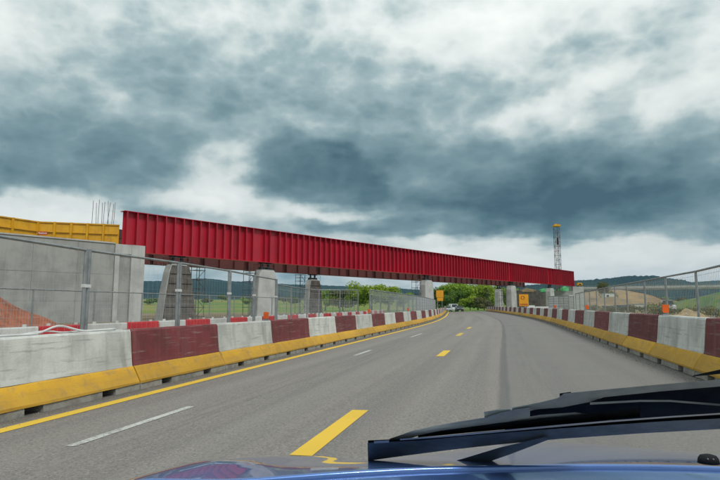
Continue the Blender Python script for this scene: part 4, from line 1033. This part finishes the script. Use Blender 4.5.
for j in range(NV + 1):                               # nose rolling down
    i = NU * (NV + 1) + j; p = Vector(mb.v[i]); mb.v.append(tuple(p + cu * .06 + Z3 * -.06))
for j in range(NV + 1):
    i = NU * (NV + 1) + j; p = Vector(mb.v[i]); mb.v.append(tuple(p + cu * .12 + Z3 * -.22))
for k in range(NU + 2):
    for j in range(NV):
        i = k * (NV + 1) + j; mb.f.append((i, i + 1, i + NV + 2, i + NV + 1)); mb.mi.append(0)
mb.build('bonnet', M['car_blue'], mycar, smooth=True)
for sgn in (-1, 1):                                   # wings beside the bonnet
    mb = MB(); rows = []
    for k in range(16):
        f = k / 15; v0 = VC + sgn * (HW + .006); u = rear_u(v0) - .25 + (2.1 - rear_u(v0)) * f; z0 = hood_z(max(u, .8), v0) - .006
        if u > 1.62: z0 -= (u - 1.62) ** 1.5 * .5
        rows.append([cp(u, v0, z0), cp(u, v0 + sgn * .03, z0 - .008), cp(u, v0 + sgn * .07, z0 - .06), cp(u, v0 + sgn * .085, z0 - .25)])
    mb.loft(rows, closed=False, cap=False); mb.build('wing', M['car_blue'], mycar, smooth=True)
mb = MB(); rows = []                                  # painted rear lip of the bonnet
for j in range(41):
    v = VC - HW + 2 * HW * j / 40; u = rear_u(v); z = hood_z(u, v)
    rows.append([cp(u + .006, v, z + .0004), cp(u + .002, v, z + .0012), cp(u - .002, v, z + .0004), cp(u - .0032, v, z - .0015), cp(u - .0036, v, z - .006)])
mb.loft(rows, closed=False, cap=False); mb.build('bonnet_lip', M['car_blue'], mycar, smooth=True)
M['cowl_blue'] = M['car_blue'].copy(); M['cowl_blue'].name = 'car_paint_blue_dusty'
for nd in M['cowl_blue'].node_tree.nodes:
    if nd.type == 'BUMP': nd.inputs['Strength'].default_value = .10
    if nd.type == 'BSDF_PRINCIPLED': nd.inputs['Coat Roughness'].default_value = .08
M['cowl'] = mat('cowl_plastic', (.03, .04, .06), .22, (.02, .028, .045), 20, coat=.5)
mb = MB(); rows = []
for j in range(41):
    v = VC - HW + 2 * HW * j / 40; u = rear_u(v); z = hood_z(u, v)
    rows.append([cp(u - .0034, v, z - .0062), cp(u - .03, v, z - .003), cp(u - .06, v, z - .004), cp(u - .11, v, z - .002), cp(u - .18, v, z + .004)])
mb.loft(rows, closed=False, cap=False); mb.build('cowl', M['cowl_blue'], mycar, smooth=True)
for px, py in ((708, 455.5), (297, 477.5)):           # washer nozzles
    c = at(px, py, .93); d = ray(px, py).normalized()
    mb = MB(); mb.loft([[c + cv * (.011 * f * math.cos(a)) + cu * (.008 * f * math.sin(a)) + Z3 * z for a in [2 * math.pi * i / 12 for i in range(12)]] for f, z in ((1.5, -.012), (1.4, -.005), (1.1, .000), (.4, .002))])
    nz = mb.build('washer_nozzle', M['rubber'], mycar, smooth=True)
    for q in (-.004, .004): MB().tube([c + cv * q - cu * .0095 + Z3 * -.003, c + cv * q - cu * .0115 + Z3 * -.0028], .0011, 8).build('jet', M['galv'], nz)
# windscreen plane: through the wiper
def scr(px, py, off=0.0):                             # a pixel on the windscreen: plane z = .93 + (.95 - u) tan 30, off metres outside it
    d = ray(px, py); du = d.x * cu.x + d.y * cu.y; k = (CAMH - .93 - off * 1.1547 - .95 * .577) / (-.577 * du - d.z)
    return Vector((0, 0, CAMH)) + d * k
WN = (cu * .5 + Z3 * .866).normalized()               # outward normal of the glass
M['clear_glass'] = bpy.data.materials.new('clear_glass'); M['clear_glass'].use_nodes = True
t = NT(M['clear_glass'].node_tree); M['clear_glass'].node_tree.nodes.clear(); tb = t.n('ShaderNodeBsdfTransparent'); tb.inputs[0].default_value = (1, 1, 1, 1); t.l(tb.outputs[0], t.n('ShaderNodeOutputMaterial').inputs[0])
mb = MB(); mb.loft([[cp(.95, -.75, .93), cp(.95, 1.0, .93), cp(-.05, .85, 1.507), cp(-.05, -.6, 1.507)], [Vector(p) + WN * .004 for p in (cp(.95, -.75, .93), cp(.95, 1.0, .93), cp(-.05, .85, 1.507), cp(-.05, -.6, 1.507))]])
mb.build('windscreen', M['clear_glass'], mycar)
M['wiper_blue'] = mat('wiper_rubber_veiled', (.17, .205, .245), .45, (.13, .16, .195), 40)  # windscreen reflection veil put into a paler blue-grey rubber colour
M['wiper_grey'] = mat('wiper_steel_veiled', (.46, .51, .53), .42, (.37, .415, .44), 30)  # arm colour lightened to carry the windscreen's reflection veil
M['chrome'] = mat('bright_steel', (.86, .88, .90), .3)
wip = tag(empty('wiper', (0, 0, 0)), None); wip.parent = mycar
def pxpoly(name, top, bot, off, th_, m_):
    """a strip between two pixel outlines lying on the glass, off metres above it and th_ thick"""
    mb = MB(); mb.loft([[scr(*a, off), scr(*b, off), scr(*b, off + th_), scr(*a, off + th_)] for a, b in zip(top, bot)])
    return mb.build(name, m_, wip)
pxpoly('rubber_blade', [(367.5, 443), (420, 440.5), (480, 435), (540, 430), (610, 425), (670, 421), (760, 416.5)], [(368, 461), (400, 456.5), (450, 450), (500, 444.5), (560, 439), (640, 433.5), (760, 427)], .006, .004, M['wiper_blue'])
pxpoly('blade_holder', [(368, 440.5), (420, 438), (480, 432), (540, 427), (610, 421), (670, 416.5), (760, 410)], [(368, 447), (420, 444), (480, 438.5), (540, 433.5), (610, 428.5), (670, 424.5), (760, 420)], .0105, .007, M['rubber'])
pxpoly('steel_spine', [(400, 439.0), (440, 436), (500, 430.5), (560, 424.8), (610, 420.6), (670, 416.2), (760, 410.5)], [(400, 440.4), (440, 437.6), (500, 432.2), (560, 426.8), (610, 422.2), (670, 417.8), (760, 412)], .002, .003, M['chrome'])
pxpoly('end_clip', [(374, 441.2), (389, 440.4)], [(374, 443.6), (389, 442.6)], .002, .003, M['chrome'])
pxpoly('yoke', [(389, 439.0), (398, 436), (412, 431), (432, 426.5), (460, 421.5), (486, 417.5), (500, 413), (512, 410), (530, 407.2)], [(398, 442), (404, 440.4), (420, 435.5), (440, 431.5), (465, 428.2), (490, 425.6), (502, 424), (512, 421), (530, 417.8)], .019, .009, M['wiper_grey'])
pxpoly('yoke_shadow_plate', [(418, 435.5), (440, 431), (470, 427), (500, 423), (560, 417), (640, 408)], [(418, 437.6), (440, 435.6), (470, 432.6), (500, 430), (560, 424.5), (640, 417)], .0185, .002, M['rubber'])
pxpoly('pivot_clip', [(484, 412), (498, 409.5), (511, 409)], [(485, 425), (498, 427.5), (511, 423)], .026, .008, M['wiper_grey'])
pxpoly('second_yoke', [(505, 420.5), (540, 415), (575, 412.5), (600, 416), (612, 418.5)], [(505, 424.5), (540, 418.2), (575, 415.2), (598, 418.5), (612, 421.5)], .021, .004, M['wiper_grey'])
pxpoly('arm', [(512, 407.5), (540, 402.5), (558, 398), (564, 393.5), (600, 390), (660, 384.5), (720, 379.5), (780, 374.5)], [(512, 413), (540, 409), (562, 407.5), (590, 402), (602, 397.5), (660, 391.5), (720, 386.5), (780, 381.5)], .030, .009, M['wiper_grey'])
pxpoly('arm_clip', [(559.5, 393.5), (571, 391.8)], [(560.5, 406.5), (572.5, 407)], .0395, .004, M['rubber'])
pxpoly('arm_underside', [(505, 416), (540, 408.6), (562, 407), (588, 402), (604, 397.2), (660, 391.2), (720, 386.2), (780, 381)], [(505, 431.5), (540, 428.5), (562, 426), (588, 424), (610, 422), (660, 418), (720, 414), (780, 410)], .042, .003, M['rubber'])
pxpoly('inner_arm', [(590, 402.5), (640, 400), (670, 400), (720, 404), (780, 409)], [(590, 404.8), (640, 402), (670, 402), (720, 406), (780, 411)], .0235, .003, M['wiper_grey'])
pxpoly('lower_reflection_strip', [(377, 480.5), (420, 470), (462, 459), (500, 447.5), (545, 437)], [(410, 484), (440, 476), (470, 468.5), (510, 454.5), (548, 440)], .0005, .003, M['wiper_blue'])  # dark reflection stripe below the blade, shaped as a solid strip
pxpoly('far_arm', [(693, 375.5), (720, 369.5), (780, 357)], [(693, 376.6), (720, 374), (780, 364)], .045, .006, M['rubber'])

# ------------------------------------------------------------------ haze
hz = MB().box((0, 1600, 125), (9800, 8200, 290)).build('haze', None)
hm = bpy.data.materials.new('haze'); hm.use_nodes = True; t = NT(hm.node_tree); hm.node_tree.nodes.clear()
pv = t.n('ShaderNodeVolumePrincipled'); pv.inputs['Color'].default_value = (.26, .56, .86, 1); pv.inputs['Density'].default_value = .00008; pv.inputs['Anisotropy'].default_value = 0
t.l(pv.outputs[0], t.n('ShaderNodeOutputMaterial').inputs['Volume'])
hz.data.materials.clear(); hz.data.materials.append(hm); tag(hz, 'thin pale haze over the whole valley', None, None, 'stuff')

# ------------------------------------------------------------------ grit gathered along the barrier feet
rnd = random.Random(5); mb = MB()
for k in range(5200):
    s_ = rnd.uniform(1, 45) if k % 3 else rnd.uniform(1, 16); side = rnd.random() < .6
    t_ = (-5.26 + abs(rnd.gauss(0, .16))) if side else (2.90 - abs(rnd.gauss(0, .16)))
    p = rp(s_, t_, .003); r_ = rnd.uniform(.004, .013) * (1.8 if rnd.random() < .05 else 1); i = len(mb.v); a0 = rnd.uniform(0, 6.28)
    for j in range(4): a = a0 + j * 1.57; q = r_ * rnd.uniform(.6, 1.2); mb.v.append((p.x + math.cos(a) * q, p.y + math.sin(a) * q, p.z - .003))
    mb.v.append((p.x, p.y, p.z + r_ * rnd.uniform(.5, 1.0)))
    for j in range(4): mb.f.append((i + j, i + (j + 1) % 4, i + 4)); mb.mi.append(0)
M['grit'] = mat('grit', (.20, .17, .13), .95, (.11, .10, .085), 8)
tag(mb.build('roadside_grit', M['grit'], normals=False), 'loose grit and small stones along the feet of the barriers', 'grit', None, 'stuff')
